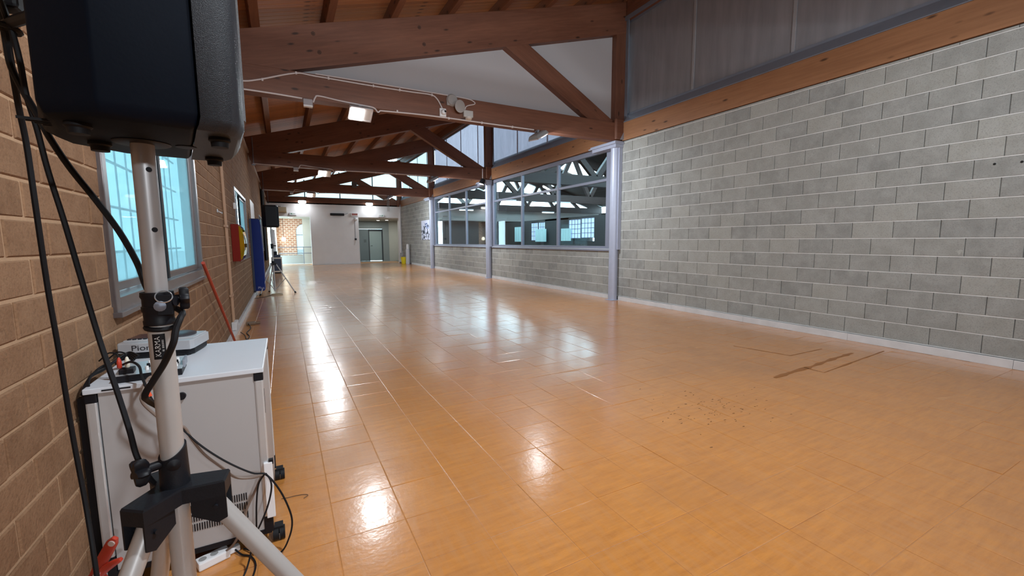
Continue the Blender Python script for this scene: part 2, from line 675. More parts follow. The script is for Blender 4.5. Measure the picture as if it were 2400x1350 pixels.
def lay_wall(parent, piece, stuffname, xf, dirx, mat, pitch, h, z_base, nrow, y0, y1, phase, holes, joint, jit, zmax, budget=300, head=None):
    head = joint if head is None else head
    cache = {}
    todo = []
    for k in range(nrow):
        zb, zt = z_base + k * h, min(z_base + (k + 1) * h, zmax)
        if zt - zb < 0.03 or zt < 0.005:
            continue
        zb = max(zb, 0.0)
        zm = (zb + zt) / 2
        ph = phase(k)
        n0 = math.floor((y0 - ph) / pitch)
        y = ph + n0 * pitch
        while y < y1:
            segs = [(max(y, y0), min(y + pitch, y1))]
            for (a, b, c, d) in holes:
                if c < zm < d:
                    ns = []
                    for s, e in segs:
                        if e <= a or s >= b:
                            ns.append((s, e))
                        else:
                            if s < a:
                                ns.append((s, a))
                            if e > b:
                                ns.append((b, e))
                    segs = ns
            for s, e in segs:
                if e - s > 0.03:
                    todo.append(((s + e) / 2, zm, e - s, zt - zb))
            y += pitch
    rank = []
    for (yy, zz, l, hh) in todo:
        q = pix((xf, yy, zz))
        vis = q and -40 < q[0] < 2440 and -40 < q[1] < 1390
        rank.append(((Vector((xf, yy, zz)) - CAM).length + (0 if vis else 500), yy, zz, l, hh))
    rank.sort()
    st = MB()
    for i, (d, yy, zz, l, hh) in enumerate(rank):
        key = (round(l, 3), round(hh, 3))
        xo = xf - dirx * random.uniform(0, jit)
        rz = random.gauss(0, 0.0035)
        if i < budget and d < 400:
            if key not in cache:
                o = brick_mesh(l - head, hh - joint, dirx).build(piece, mat, parent)
                cache[key] = o
            else:
                o = copy_obj(cache[key], parent)
            o.location = (xo, yy, zz)
            o.rotation_euler = (0, random.gauss(0, 0.004), rz)
        else:
            t = brick_mesh(l - head, hh - joint, dirx)
            off = Vector((xo, yy, zz))
            M = Matrix.Translation(off) @ Matrix.Rotation(rz, 4, 'Z')
            st.add([M @ p for p in t.v], t.f)
    tag(st.build(stuffname, mat, parent), kind='stuff')


lay_wall(wall_left, 'brick', 'bricks', XL, 1, BRICKM, BP, CR, Z0C, 34, 0.9, YF,
         lambda k: 1.858 + (0 if k % 2 == 0 else 0.127), WIN, 0.011, 0.003, 3.60)
bl = MB()
for a, b in ((-5.8, 3.0), (3.0, 7.6), (7.6, 13.0), (13.0, 19.0), (19.0, 26.04)):
    bl.box(XL + 0.001, -0.645, a + 0.002, b - 0.002, 0.0, 0.085)
tag(bl.build('baseboard_left', MARBLE, bevel=0.004), kind='structure')
tp = MB().box(XL - 0.02, XL + 0.035, Y0, YF - 0.02, 3.605, 3.66).box(XL - 0.20, XL - 0.02, Y0, YF, 3.62, 3.66)
tag(tp.build('trim_1', plain('pale_metal_strip', (0.50, 0.42, 0.38), 0.4, 0.4, 0.06, 10)), kind='structure')
tag(MB().box(XL - 0.20, XL - 0.12, Y0, YF, 3.66, 4.22).build('trim_2', PLANKM), kind='structure')


def make_window(n, a, b, c, d):
    w = thing('window_%d' % n, (XL, a, c), None, None, kind='structure')
    W, H = b - a, d - c
    fr = MB()
    f = 0.055
    x0, x1 = -0.11, 0.012
    fr.box(x0, x1, 0, f, 0, H).box(x0, x1, W - f, W, 0, H).box(x0, x1, f, W - f, 0, 0.075).box(x0, x1, f, W - f, H - f, H)
    fr.box(x0 + 0.02, 0.030, -0.01, W + 0.01, -0.012, 0.012)
    fr.build('window_frame', ALU, w, bevel=0.003)
    mid = W * 0.500
    for i, (s, e, xs) in enumerate(((f, mid + 0.035, -0.100), (mid - 0.01, W - f, -0.052))):
        sa = MB()
        q = 0.045
        sa.box(xs, xs + 0.032, s, s + q, 0.08, H - f).box(xs, xs + 0.032, e - q, e, 0.08, H - f)
        sa.box(xs, xs + 0.032, s + q, e - q, 0.08, 0.08 + q).box(xs, xs + 0.032, s + q, e - q, H - f - q, H - f)
        so = sa.build('window_sash', ALU, w, bevel=0.002)
        MB().box(xs + 0.012, xs + 0.018, s + q - 0.004, e - q + 0.004, 0.08 + q - 0.004, H - f - q + 0.004).build('window_pane', PANEG, so)
    MB().box(-0.050, -0.016, mid - 0.045, mid + 0.005, 0.08, H - f).build('rubber_seal', BLACKR, w)
    g = MB()
    for k in range(1, 12):
        g.cyl((-0.145, W * k / 12, 0), (-0.145, W * k / 12, H), 0.005, n=5)
    for k in range(1, 5):
        g.cyl((-0.15, 0, H * k / 5 + 0.02), (-0.15, W, H * k / 5 + 0.02), 0.008, n=5)
    tag(g.build('security_bars', STEELD, w), kind='stuff')
    return w


for i, wv in enumerate(WIN):
    make_window(i if i else 20, *wv)

# ------------------------------------------------------------------ right block wall, columns, interior glazing
GLZ = [(7.22, 13.34, 1.09, 3.32), (13.56, 19.70, 1.09, 3.32)]
wr = MB()
wr.box(XR + 0.018, XR + 0.20, Y0 - 0.3, 7.22, -0.1, 3.335)
wr.box(XR + 0.018, XR + 0.20, 7.22, 19.70, -0.1, 1.085)
wr.box(XR + 0.018, XR + 0.20, 13.34, 13.56, 1.085, 3.335)
wr.box(XR + 0.018, XR + 0.20, 19.70, YF + 0.25, -0.1, 3.335)
wall_right = tag(wr.build('wall_right', plain('dark_head_joint', (0.30, 0.30, 0.29), 0.95, 0, 0.85, 5)), kind='structure')
lay_wall(wall_right, 'concrete_block', 'concrete_blocks', XR, -1, BLOCKM, 0.413, 0.2, 0.10, 17, 0.6, YF,
         lambda k: 0.09 + (0.2065 if k % 2 == 0 else 0.0), [(7.22, 19.70, 1.10, 9), ], 0.009, 0.004, 3.335, 300, 0.0055)
bj = MB()
for k in range(0, 17):
    z = 0.10 + 0.2 * k
    for a, b in (((Y0, 7.22), (19.70, YF)) if z > 1.1 else ((Y0, YF),)):
        bj.box(XR + 0.0025, XR + 0.022, a, b, z - 0.0048, z + 0.0048)
tag(bj.build('bed_joints', plain('white_bed_mortar', (0.66, 0.66, 0.65), 0.95, 0, 0.25, 12), wall_right), kind='stuff')
for nm, (a, b) in (('1', (-5.8, 7.0)), ('2', (7.2, 13.35)), ('3', (13.55, 19.7)), ('4', (19.9, 26.04))):
    mb = MB()
    y = a
    while y < b - 0.02:
        e = min(y + 1.42, b)
        mb.box(XR - 0.022, XR + 0.004, y + 0.001, e - 0.001, 0, 0.090 + random.uniform(-.002, .002))
        y = e
    tag(mb.build('baseboard_right_' + nm if nm != '1' else 'baseboard_right', MARBLE, bevel=0.003), kind='structure')

col_lab = ['blue-grey round steel column nearest the camera, left of the big block wall',
           'blue-grey round steel column standing between the two interior windows',
           'blue-grey round steel column left of the farther interior window']
for y, lb in zip((7.10, 13.45, 19.80), col_lab):
    t = thing('steel_column', (6.262, y, 0), lb, 'column', 'round steel columns')
    MB().cyl((0, 0, 0), (0, 0, 3.20), 0.094, n=28).build('shaft', STEELB, t, smooth=True)
    MB().box(-0.115, 0.085, -0.11, 0.11, 0.0, 0.012).build('foot_plate', STEELB, t, bevel=0.003)
    MB().box(-0.12, 0.085, -0.14, 0.62, 3.20, 3.265).box(-0.16, 0.085, -0.17, 0.70, 3.265, 3.29).box(-0.14, 0.085, -0.15, 0.66, 3.295, 3.325).box(-0.12, 0.085, -0.13, 0.64, 3.289, 3.296).build('capital_plate', STEELB, t, bevel=0.004)
    MB().box(0.0, 0.085, 0.095, 0.135, 1.09, 3.20).box(0.0, 0.085, -0.125, -0.095, 1.09, 3.20).build('edge_channel', STEELB, t, bevel=0.003)

for i, (a, b, c, d) in enumerate(GLZ):
    w = thing('window_%d' % (i + 4), (XR, a, c), None, None, kind='structure')
    W, H = b - a, d - c
    x0, x1 = 0.02, 0.10
    f = 0.075
    e0, e1 = (0.28, 0.05)
    fr = MB()
    fr.box(x0, x1, e0 - f - 0.16, e0, 0, H).box(x0, x1, W - e1 - f, W - e1 + 0.05, 0, H)
    fr.box(x0, x1, e0, W - e1 - f, 0, 0.07).box(x0, x1, e0, W - e1 - f, H - 0.10, H)
    fr.build('window_frame', STEELF, w, bevel=0.004)
    MB().box(-0.035, 0.16, 0.02, W - 0.02, -0.035, 0.0).build('window_sill', STEELF, w, bevel=0.004)
    s, e = e0, W - e1 - f
    tz = 2.62 - c
    mull = [s + (e - s) * k / 3 for k in (1, 2)]
    for m_ in mull:
        MB().box(x0, x1, m_ - 0.035, m_ + 0.035, 0.07, H - 0.10).build('mullion', STEELF, w, bevel=0.004)
    MB().box(x0 + 0.01, x1 - 0.01, s, e, tz - 0.03, tz + 0.03).build('transom', STEELF, w, bevel=0.004)
    edges = [s] + mull + [e]
    for k in range(3):
        for z0, z1 in ((0.07, tz - 0.03), (tz + 0.03, H - 0.10)):
            MB().box(0.057, 0.063, edges[k] + 0.03, edges[k + 1] - 0.03, z0, z1).build('window_pane', GLASS, w)

# ------------------------------------------------------------------ timber over the right wall and the clerestory
bay = [(Y0, 6.98), (7.22, 13.33), (13.57, 19.68), (19.92, 26.03)]
blab = ['pale brown timber beam on top of the big block wall', 'brown timber beam over the nearer interior window',
        'brown timber beam over the farther interior window', 'brown timber beam on the far stretch of block wall']
for (a, b), lb in zip(bay, blab):
    t = thing('wall_beam', (6.43, (a + b) / 2, 3.34), lb, 'beam', 'timber beams along the top of the block wall')
    beam('timber', (6.43, a, 3.52), (6.43, b, 3.52), 0.20, 0.36, WOODB, t)
    MB().box(6.325, 6.62, a, b, 3.70, 3.712).prism([(6.33, a, 3.712), (6.345, a, 3.712), (6.475, a, 3.87), (6.46, a, 3.87)], (0, b - a, 0)).build('flashing', FLASH, t, True)
tag(MB().box(6.36, 6.53, YF - 0.1, YF, 3.34, 3.4).build('trim_3', STEELD), kind='structure')

cbay = [(Y0, 7.08), (7.12, 13.43), (13.47, 19.78), (19.82, 26.03)]
for i, (a, b) in enumerate(cbay):
    w = thing('window_%d' % (i + 6), (6.47, a, 3.86), None, None, kind='structure')
    H = 5.72 - 3.86
    L_ = b - a
    pitch = 1.68
    cuts = [b - pitch * k for k in range(0, 12) if b - pitch * k > a + 0.3] + [a]
    cuts = sorted(set(cuts))
    fr = MB().box(0, 0.05, 0, L_, 0, 0.05).box(0, 0.05, 0, L_, H - 0.05, H)
    fr.build('window_frame', STEELD, w, bevel=0.003)
    for k in range(1, len(cuts) - 1):
        MB().box(0.004, 0.021, cuts[k] - a - 0.022, cuts[k] - a + 0.022, 0.05, H - 0.05).build('mullion', plain('mullion_grey', (0.30, 0.295, 0.31), 0.6) if i == 0 else STEELB, w)
    for k in range(len(cuts) - 1):
        MB().box(0.022, 0.032, cuts[k] - a + 0.002, cuts[k + 1] - a - 0.002, 0.03, H - 0.03).build('window_pane', (POLYD, POLYG, POLYH, CLEARG)[i], w)  # pane tint carries how bright each bay looks
    hb = thing('header_beam', (6.47, (a + b) / 2, 5.72),
               ['timber header beam over the grey nearest clerestory panels', 'timber header beam over the bluish clerestory panels of the second bay',
                'timber header beam over the bright clerestory of the third bay', 'timber header beam over the bright clerestory next to the far wall'][i],
               'beam', 'header beams under the high roof edge')
    beam('timber', (6.46, bay[i][0], 5.97), (6.46, bay[i][1], 5.97), 0.16, 0.50, WOODX, hb)
    MB().box(6.365, 6.38, a, b, 5.70, 5.78).build('drip_edge', STEELD, hb, True)

# dark loft behind the nearest clerestory (its steel bracing shows through the panels)
lo = MB()
lo.box(8.6, 8.7, Y0, 7.15, 3.3, 7.0).box(6.55, 8.7, 7.05, 7.15, 3.3, 7.0).box(6.55, 8.7, Y0, 7.15, 3.25, 3.34).box(6.56, 8.7, Y0 - .1, Y0, 3.3, 7.0)
lo.box(6.62, 8.7, Y0, 7.15, 6.45, 6.55)
tag(lo.build('wall_loft', plain('loft_grey', (0.36, 0.36, 0.38), 0.9, 0, 0.08, 2)), kind='structure')
lb_ = MB()
lb_.cyl((6.62, 6.6, 4.0), (6.62, 3.4, 6.0), 0.012, n=8)
lb_.cyl((6.62, 3.2, 4.0), (6.62, 0.2, 6.0), 0.012, n=8)
lb_.cyl((6.60, 7.0, 5.28), (6.60, -1.0, 5.28), 0.014, n=8)
tag(lb_.build('bracing_rod', GALV), 'thin steel bracing rods seen dimly behind the grey clerestory panels', 'bracing')

# ------------------------------------------------------------------ ceiling: deck, planks, purlins
sl = math.atan(0.288)
dk = MB()
xa, xb = XL - 0.30, 6.78
dk.prism([(xa, Y0 - .3, roof_z(xa) + 0.024), (xb, Y0 - .3, roof_z(xb) + 0.024), (xb, Y0 - .3, roof_z(xb) + 0.12), (xa, Y0 - .3, roof_z(xa) + 0.12)], (0, 26.55 - Y0, 0))
ceiling = tag(dk.build('ceiling', DARKP), kind='structure')
PW = 0.112
Lp = (xb - xa) / math.cos(sl)
pm = MB()
pm.loft([[(-Lp / 2, -PW / 2 + 0.001, 0.022), (-Lp / 2, PW / 2 - 0.001, 0.022), (-Lp / 2, PW / 2 - 0.001, 0.005), (-Lp / 2, PW / 2 - 0.007, 0.0), (-Lp / 2, -PW / 2 + 0.007, 0.0), (-Lp / 2, -PW / 2 + 0.001, 0.005)],
         [(Lp / 2, -PW / 2 + 0.001, 0.022), (Lp / 2, PW / 2 - 0.001, 0.022), (Lp / 2, PW / 2 - 0.001, 0.005), (Lp / 2, PW / 2 - 0.007, 0.0), (Lp / 2, -PW / 2 + 0.007, 0.0), (Lp / 2, -PW / 2 + 0.001, 0.005)]])
first = pm.build('ceiling_plank', PLANKM, ceiling)
n = 0
y = Y0
while y < 26.3 and n < 298:
    o = first if n == 0 else copy_obj(first, ceiling)
    xm = (xa + xb) / 2
    o.location = (xm, y + PW / 2, roof_z(xm) + random.uniform(0, 0.001))
    o.rotation_euler = (0, -sl, 0)
    y += PW
    n += 1
pf = None
for k in range(8):
    x = -0.20 + 0.935 * k
    if pf is None:
        pf = MB().box(-0.055, 0.055, 0, 26.4 - Y0, -0.155, 0.0).build('purlin', PURLM, ceiling, bevel=0.004)
        o = pf
    else:
        o = copy_obj(pf, ceiling)
    o.location = (x, Y0, roof_z(x) + 0.0)
    o.rotation_euler = (0, -sl, 0)
tag(MB().prism([(6.64, Y0, 3.80), (6.66, Y0, 3.80), (6.66, Y0, 6.3), (6.64, Y0, 6.3)], (0, 0.02, 0)).build('trim_4', STEELD), kind='structure')

# ------------------------------------------------------------------ roof trusses
tlab = ['unseen', 'brown timber roof truss nearest the camera, its web filled with white board',
        'brown timber roof truss second from the camera, open web, on the middle column',
        'brown timber roof truss third from the camera with a dark spotlight hanging at its post',
        'brown timber roof truss directly over the white far wall']


def make_truss(y, lb):
    t = thing('roof_truss', (0, y, 3.33), lb, 'truss', 'timber roof trusses')
    beam('bottom_chord', (-0.62, y, 3.51), (6.30, y, 3.51), 0.20, 0.36, WOODX, t)
    d = 0.596 * math.cos(sl)
    a, b = -0.72, 6.60
    zc = lambda x: 3.925 + 0.288 * x
    beam('top_chord', (a, y + 0.003, zc(a)), (b, y + 0.003, zc(b)), 0.194, d, WOODX, t)
    beam('diagonal_strut', (3.55, y, 4.92), (6.02, y, 3.58), 0.17, 0.335, WOODX, t)
    beam('post', (6.29, y, 3.70), (6.29, y, 5.95), 0.17, 0.25, WOODX, t, up=(1, 0, 0))
    beam('bearing_block', (6.14, y - 0.02, 3.56), (6.37, y - 0.02, 3.56), 0.27, 0.42, WOODX, t, bevel=0.03)
    MB().box(6.405, 6.43, y - 0.16, y + 0.16, 3.33, 6.1).build('end_plate', STEELD, t, True, bevel=0.003)
    for s_ in (-1, 1):
        br = MB().prism([(6.37, y + 0.155 * s_, 3.35), (6.50, y + 0.155 * s_, 3.35), (6.50, y + 0.155 * s_, 3.74), (6.37, y + 0.155 * s_, 3.74), (6.37, y + 0.155 * s_, 3.56), (6.24, y + 0.155 * s_, 3.35)], (0, 0.015 * s_, 0))
        sh = br.build('beam_shoe', BRACK, t, True, bevel=0.002)
        MB().cyl((6.44, y + 0.17 * s_, 3.68), (6.44, y + 0.182 * s_, 3.68), 0.014, n=8).build('shoe_bolt', GALV, sh, True)
    for (x, dz) in ((0.55, 0.16), (0.62, -0.10), (2.10, 0.13), (2.17, -0.13)):
        zz = zc(x) + dz
        bo = MB().cyl((x, y - 0.094, zz), (x, y - 0.1005, zz), 0.028, n=16).cyl((x, y - 0.10, zz), (x, y - 0.112, zz), 0.011, n=6)
        bo.build('bolt', plain('rusty_bolt', (0.10, 0.05, 0.035), 0.6, 0.4, 0.3, 40), t, True)
    MB().cyl((-0.56, y - 0.11, 3.30), (-0.56, y - 0.11, 4.02), 0.010, n=8).box(-0.60, -0.52, y - 0.12, y - 0.10, 3.30, 3.33).build('tie_rod', STEELD, t, True)
    return t


for y, lb in zip(TRUSS_Y[1:], tlab[1:]):
    make_truss(y, lb)
ip = MB()
zc_ = lambda x: 3.625 + 0.288 * x
ip.prism([(0.1, 7.15, 3.65), (6.17, 7.15, 3.65), (6.17, 7.15, zc_(6.17) + 0.05), (0.1, 7.15, zc_(0.1) + 0.05)], (0, 0.03, 0))
tag(ip.build('infill_panel', BOARD), 'white triangular board closing the web of the nearest truss', 'panel')

# ------------------------------------------------------------------ far wall with two openings, glazed gable, rooms behind
OP = [(XL + 0.001, 1.39, 2.65), (3.91, 6.26, 2.67)]
fw = MB()
fw.box(OP[0][1], OP[1][0], YF, YF + 0.28, 0, 3.40)
fw.box(XL - 0.28, OP[0][1], YF, YF + 0.28, OP[0][2], 3.40).box(OP[1][0], OP[1][1], YF, YF + 0.28, OP[1][2], 3.40)
fw.box(OP[1][1], 6.56, YF, YF + 0.28, 0, 3.40)
fw.box(XL - 0.28, 6.56, YF + 0.02, YF + 0.28, 3.40, 3.70)
tag(fw.build('wall_far', WHITEP), kind='structure')
mb = MB().box(OP[0][1] - 0.012, OP[1][0] + 0.012, YF - 0.015, YF + 0.0, 0, 0.06)
tag(mb.build('baseboard_far', MARBLE, bevel=0.003), kind='structure')
w = thing('window_10', (0, YF + 0.20, 3.70), None, None, kind='structure')
gz = lambda x: 4.30 + 0.288 * x - 3.70
xs = [XL, 1.2, 3.0, 4.8, 6.5]
for k in range(4):
    p, q = xs[k] + 0.02, xs[k + 1] - 0.02
    MB().prism([(p, 0.03, 0.03), (q, 0.03, 0.03), (q, 0.03, gz(q)), (p, 0.03, gz(p))], (0, 0.008, 0)).build('window_pane', CLEARG, w)
for x in xs:
    MB().box(x - 0.025, x + 0.025, 0.0, 0.06, 0, gz(x) + 0.02).build('mullion', STEELD, w)
MB().box(XL, 6.5, 0.0, 0.06, -0.005, 0.035).build('window_frame', STEELD, w)

VB = 28.7
v = MB()
v.box(XL - 0.28, 2.6, 26.33, 31.0, 2.66, 2.80)
tag(v.build('ceiling_vestibule', LIGHTP), kind='structure')
tag(MB().box(3.0, 9.0, 26.33, 31.5, 2.62, 2.76).build('ceiling_corridor', LIGHTP), kind='structure')
tag(MB().box(3.0, 9.0, 26.35, 31.5, -0.12, -0.002).build('floor_corridor', plain('grey_stone_floor', (0.33, 0.34, 0.33), 0.18, 0, 0.1, 3)), kind='structure')
# vestibule walls: tan end, low ledge, brick field with an arched window, grey wall beside it
BK, bnt, bN, bL, bP = nodes_of('red_brick_field')
tcb = bnt.nodes.new('ShaderNodeTexCoord')
mpb = bnt.nodes.new('ShaderNodeMapping')
mpb.inputs['Rotation'].default_value = (R(90), 0, 0)
bL.new(tcb.outputs['Object'], mpb.inputs[0])
bt = bnt.nodes.new('ShaderNodeTexBrick')
bt.inputs['Color1'].default_value = (0.40, 0.17, 0.10, 1)
bt.inputs['Color2'].default_value = (0.50, 0.24, 0.15, 1)
bt.inputs['Mortar'].default_value = (0.72, 0.58, 0.46, 1)
bt.inputs['Scale'].default_value = 1.0
bt.inputs['Brick Width'].default_value = 0.25
bt.inputs['Row Height'].default_value = 0.11
bt.inputs['Mortar Size'].default_value = 0.020
bL.new(mpb.outputs[0], bt.inputs['Vector'])
bL.new(bt.outputs['Color'], bP.inputs['Base Color'])
bP.inputs['Roughness'].default_value = 0.9
AX, AW, ASP, ATOP = 1.15, 0.42, 1.92, 2.36
out_ = []
arch = [(AX - AW, 0.52)] + [(AX - AW * math.cos(a * PI / 16), ASP + (ATOP - ASP) * math.sin(a * PI / 16)) for a in range(0, 17)] + [(AX + AW, 0.52)]
bw = MB()
pts = [(-0.42, 0.3)] + [(-0.42, 2.7), (2.6, 2.7), (2.6, 0.52)] + list(reversed(arch)) + [(AX - AW, 0.3)]
# left field, top pieces around the arch, right field
bw.box(-0.30, AX - AW, VB, VB + 0.2, 0, 2.66).box(AX + AW, 2.6, VB, VB + 0.2, 0, 2.66).box(AX - AW, AX + AW, VB, VB + 0.2, 0, 0.52)
for (xa_, za_), (xb_, zb_) in zip(arch[1:-2], arch[2:-1]):
    bw.prism([(xa_, VB, za_), (xb_, VB, zb_), (xb_, VB, 2.66), (xa_, VB, 2.66)], (0, 0.2, 0))
tag(bw.build('wall_vestibule', BK), kind='structure')
tag(MB().box(XL - 0.28, -0.30, VB - 0.35, VB + 0.2, 0, 2.66).box(1.07, 2.6, 28.25, 28.4, 0, 2.66).build('wall_vestibule_side', LIGHTP), kind='structure')
tag(MB().box(2.6, 3.0, 26.33, 31.5, -0.1, 2.8).build('wall_between', GREYP), kind='structure')
tag(MB().box(-0.30, 1.09, VB - 0.42, VB - 0.001, 0, 0.5).build('trim_5', GREYP), kind='structure')
w = thing('window_11', (AX, VB + 0.12, 0.52), None, None, kind='structure')
apts = [(x - AX, 0, z - 0.52) for x, z in arch]
MB().prism(apts, (0, 0.008, 0)).build('window_pane', CLEARG, w)
f = MB().tube(apts, 0.018, 6, 0)
f.box(-AW, AW, -0.015, 0.025, 1.16, 1.195).box(-0.015, 0.015, -0.015, 0.025, 0, 1.75)
f.build('window_frame', STEELD, w)
hr = thing('handrail', (1.1, 28.05, 0), 'dark double handrail in front of the brick vestibule wall', 'handrail')
for z in (0.62, 0.98):
    MB().cyl((-1.35, 0, z), (1.2, 0, z), 0.02, n=10).build('rail', STEELD, hr)
for x in (-0.05, 1.1):
    MB().cyl((x, 0, 0), (x, 0, 1.0), 0.018, n=10).build('rail_post', STEELD, hr)
pl_ = thing('pendant_lamp', (0.05, 28.3, 2.66), 'pendant lamp with glowing globe hanging before the brick vestibule wall', 'lamp')
MB().cyl((0, 0, 0), (0, 0, -1.12), 0.012, n=8).build('cord', plain('brown_cord', (0.12, 0.05, 0.03), 0.6), pl_)
MB().lathe([(0.01, 0.13), (0.08, 0.11), (0.115, 0.03), (0.115, -0.04), (0.07, -0.11), (0.01, -0.12)], (0, 0, -1.22), n=18).build('globe', PENDG, pl_, smooth=True)
area('vestibule_light', (0.6, 27.3, 2.6), 0.5, 7, (0, 0.25, -1), (1.0, 0.92, 0.80))
area('corridor_light', (5.2, 28.2, 2.58), 0.5, 11, (0, 0, -1), (0.95, 1.0, 0.95))
clab = {0.45: 'small round ceiling light inside the left far opening', 5.3: 'round ceiling downlight in the corridor, left of two', 5.75: 'round ceiling downlight in the corridor, nearest its right jamb'}
for x, y, z in ((0.45, 26.9, 2.655), (5.75, 27.2, 2.615), (5.3, 27.6, 2.615)):
    t = thing('ceiling_light', (x, y, z), clab[x], 'lamp')
    MB().lathe([(0.11, 0), (0.11, -0.02), (0.09, -0.03), (0.09, 0)], n=20).build('rim', WHITEPL, t, smooth=True)
    MB().cyl((0, 0, -0.028), (0, 0, -0.036), 0.085, n=20).build('diffuser', LAMPS, t)
# corridor
cw = MB()
cw.box(3.0, 4.44, 29.55, 29.75, -0.1, 2.7).box(4.44, 6.35, 29.55, 29.75, 2.11, 2.7).box(5.95, 6.35, 29.55, 29.75, -0.1, 2.11)
tag(cw.build('wall_corridor', plain('blue_grey_plaster', (0.30, 0.335, 0.33), 0.7, 0, 0.05, 2)), kind='structure')
tag(MB().prism([(6.35, 29.55, -0.1), (7.6, 27.6, -0.1), (7.7, 27.7, -0.1), (6.45, 29.65, -0.1)], (0, 0, 2.8)).build('wall_corridor_side', LIGHTP), kind='structure')
d = thing('door_1', (4.44, 29.6, 0), None, None, kind='structure')
MB().box(0.0, 0.58, 0, 0.05, 0, 2.10).build('side_panel', TEALP, d)
MB().box(0.58, 0.64, -0.02, 0.06, 0, 2.0).box(1.43, 1.51, -0.02, 0.06, 0, 2.1).box(0.58, 1.43, -0.02, 0.06, 1.96, 2.1).build('door_frame', plain('black_door_frame', (0.03, 0.035, 0.04), 0.4), d)
lf = MB().box(0.64, 1.43, 0.0, 0.045, 0.01, 1.96).build('door_leaf', TEALD, d)
MB().cyl((0.70, -0.03, 1.0), (0.82, -0.03, 1.0), 0.011, n=8).cyl((0.71, 0, 1.0), (0.71, -0.03, 1.0), 0.011, n=8).build('door_handle', BLACKP, lf)
MB().box(0.28, 0.44, -0.006, 0, 1.22, 1.42).build('notice', plain('notice_sheet', (0.10, 0.12, 0.12), 0.5), d)
jm = MB().box(6.20, 6.265, YF - 0.06, YF + 0.3, 0, 2.70).box(6.12, 6.265, YF - 0.16, YF - 0.01, 0, 0.05)
tag(jm.build('trim_6', WHITEPL, bevel=0.004), kind='structure')

# ------------------------------------------------------------------ wall behind the camera, ground outside
tag(MB().box(XL - 0.3, 6.6, Y0 - 0.3, Y0, -0.1, 6.6).build('wall_back', GREYP), kind='structure')
tag(MB().box(-60, 60, -60, 90, -0.5, -0.16).build('ground', plain('pale_paving', (0.55, 0.56, 0.55), 0.9, 0, 0.1, 0.5)), kind='structure')

# ------------------------------------------------------------------ the neighbouring hall seen through the interior windows
HX = 22.4
nb = MB()
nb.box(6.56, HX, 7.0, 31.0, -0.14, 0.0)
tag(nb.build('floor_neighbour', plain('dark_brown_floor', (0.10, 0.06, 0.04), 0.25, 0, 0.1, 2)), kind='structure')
nb = MB().box(6.56, HX, 27.2, 27.4, 2.65, 3.40)
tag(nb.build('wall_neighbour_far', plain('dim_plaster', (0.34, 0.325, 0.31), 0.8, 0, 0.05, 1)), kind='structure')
nb = MB()
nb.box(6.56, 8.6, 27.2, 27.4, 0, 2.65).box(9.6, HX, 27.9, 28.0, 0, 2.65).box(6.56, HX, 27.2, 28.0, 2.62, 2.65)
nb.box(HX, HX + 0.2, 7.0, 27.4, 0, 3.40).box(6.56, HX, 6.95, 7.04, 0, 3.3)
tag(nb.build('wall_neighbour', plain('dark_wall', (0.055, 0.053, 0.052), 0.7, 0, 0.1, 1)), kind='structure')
nb = MB()
for (xa_, za_), (xb_, zb_) in (((6.62, 3.92), (14.4, 6.30)), ((14.4, 6.30), (HX, 3.88))):
    nb.prism([(xa_, 7.2, za_), (xb_, 7.2, zb_), (xb_, 7.2, zb_ + 0.1), (xa_, 7.2, za_ + 0.1)], (0, 7.0, 0))
    for y_ in (17.2, 23.4):
        nb.prism([(xa_, y_, za_), (xb_, y_, zb_), (xb_, y_, zb_ + 0.1), (xa_, y_, za_ + 0.1)], (0, 3.4, 0))
nb.prism([(6.62, 14.2, 3.92), (9.4, 14.2, 4.77), (9.4, 14.2, 4.87), (6.62, 14.2, 3.92)], (0, 12.6, 0))
nb.prism([(17.8, 14.2, 5.14), (HX, 14.2, 3.88), (HX, 14.2, 3.88), (17.8, 14.2, 5.24)], (0, 12.6, 0))
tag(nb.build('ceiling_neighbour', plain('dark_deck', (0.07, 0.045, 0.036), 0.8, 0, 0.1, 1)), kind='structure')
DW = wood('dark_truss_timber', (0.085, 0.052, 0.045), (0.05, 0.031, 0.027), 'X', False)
nlab = ['dark gabled truss of the next hall, nearest behind the interior windows', 'dark gabled truss of the next hall, middle one behind the interior windows',
        'dark gabled truss of the next hall over its pale far wall']
for y, lb in zip((13.45, 19.8, 26.9), nlab):
    t = thing('hall_truss', (14.4, y, 3.38), lb, 'truss', 'trusses of the neighbouring hall')
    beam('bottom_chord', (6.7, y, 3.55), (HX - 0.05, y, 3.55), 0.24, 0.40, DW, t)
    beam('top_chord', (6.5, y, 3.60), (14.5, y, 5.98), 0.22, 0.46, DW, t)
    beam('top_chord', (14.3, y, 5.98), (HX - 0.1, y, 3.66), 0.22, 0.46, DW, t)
    xk = [8.6, 9.9, 10.9, 12.2, 13.2, 14.4, 15.6, 16.6, 17.9, 18.9, 20.2]
    for k in range(len(xk) - 1):
        def tz_(x):
            return 3.60 + 0.2975 * (x - 6.5) if x < 14.4 else 5.98 - 0.2938 * (x - 14.4)
        z0, z1 = (3.66, tz_(xk[k + 1])) if k % 2 == 0 else (tz_(xk[k]), 3.66)
        beam('web_member', (xk[k], y, z0), (xk[k + 1], y, z1), 0.16, 0.22, DW, t)
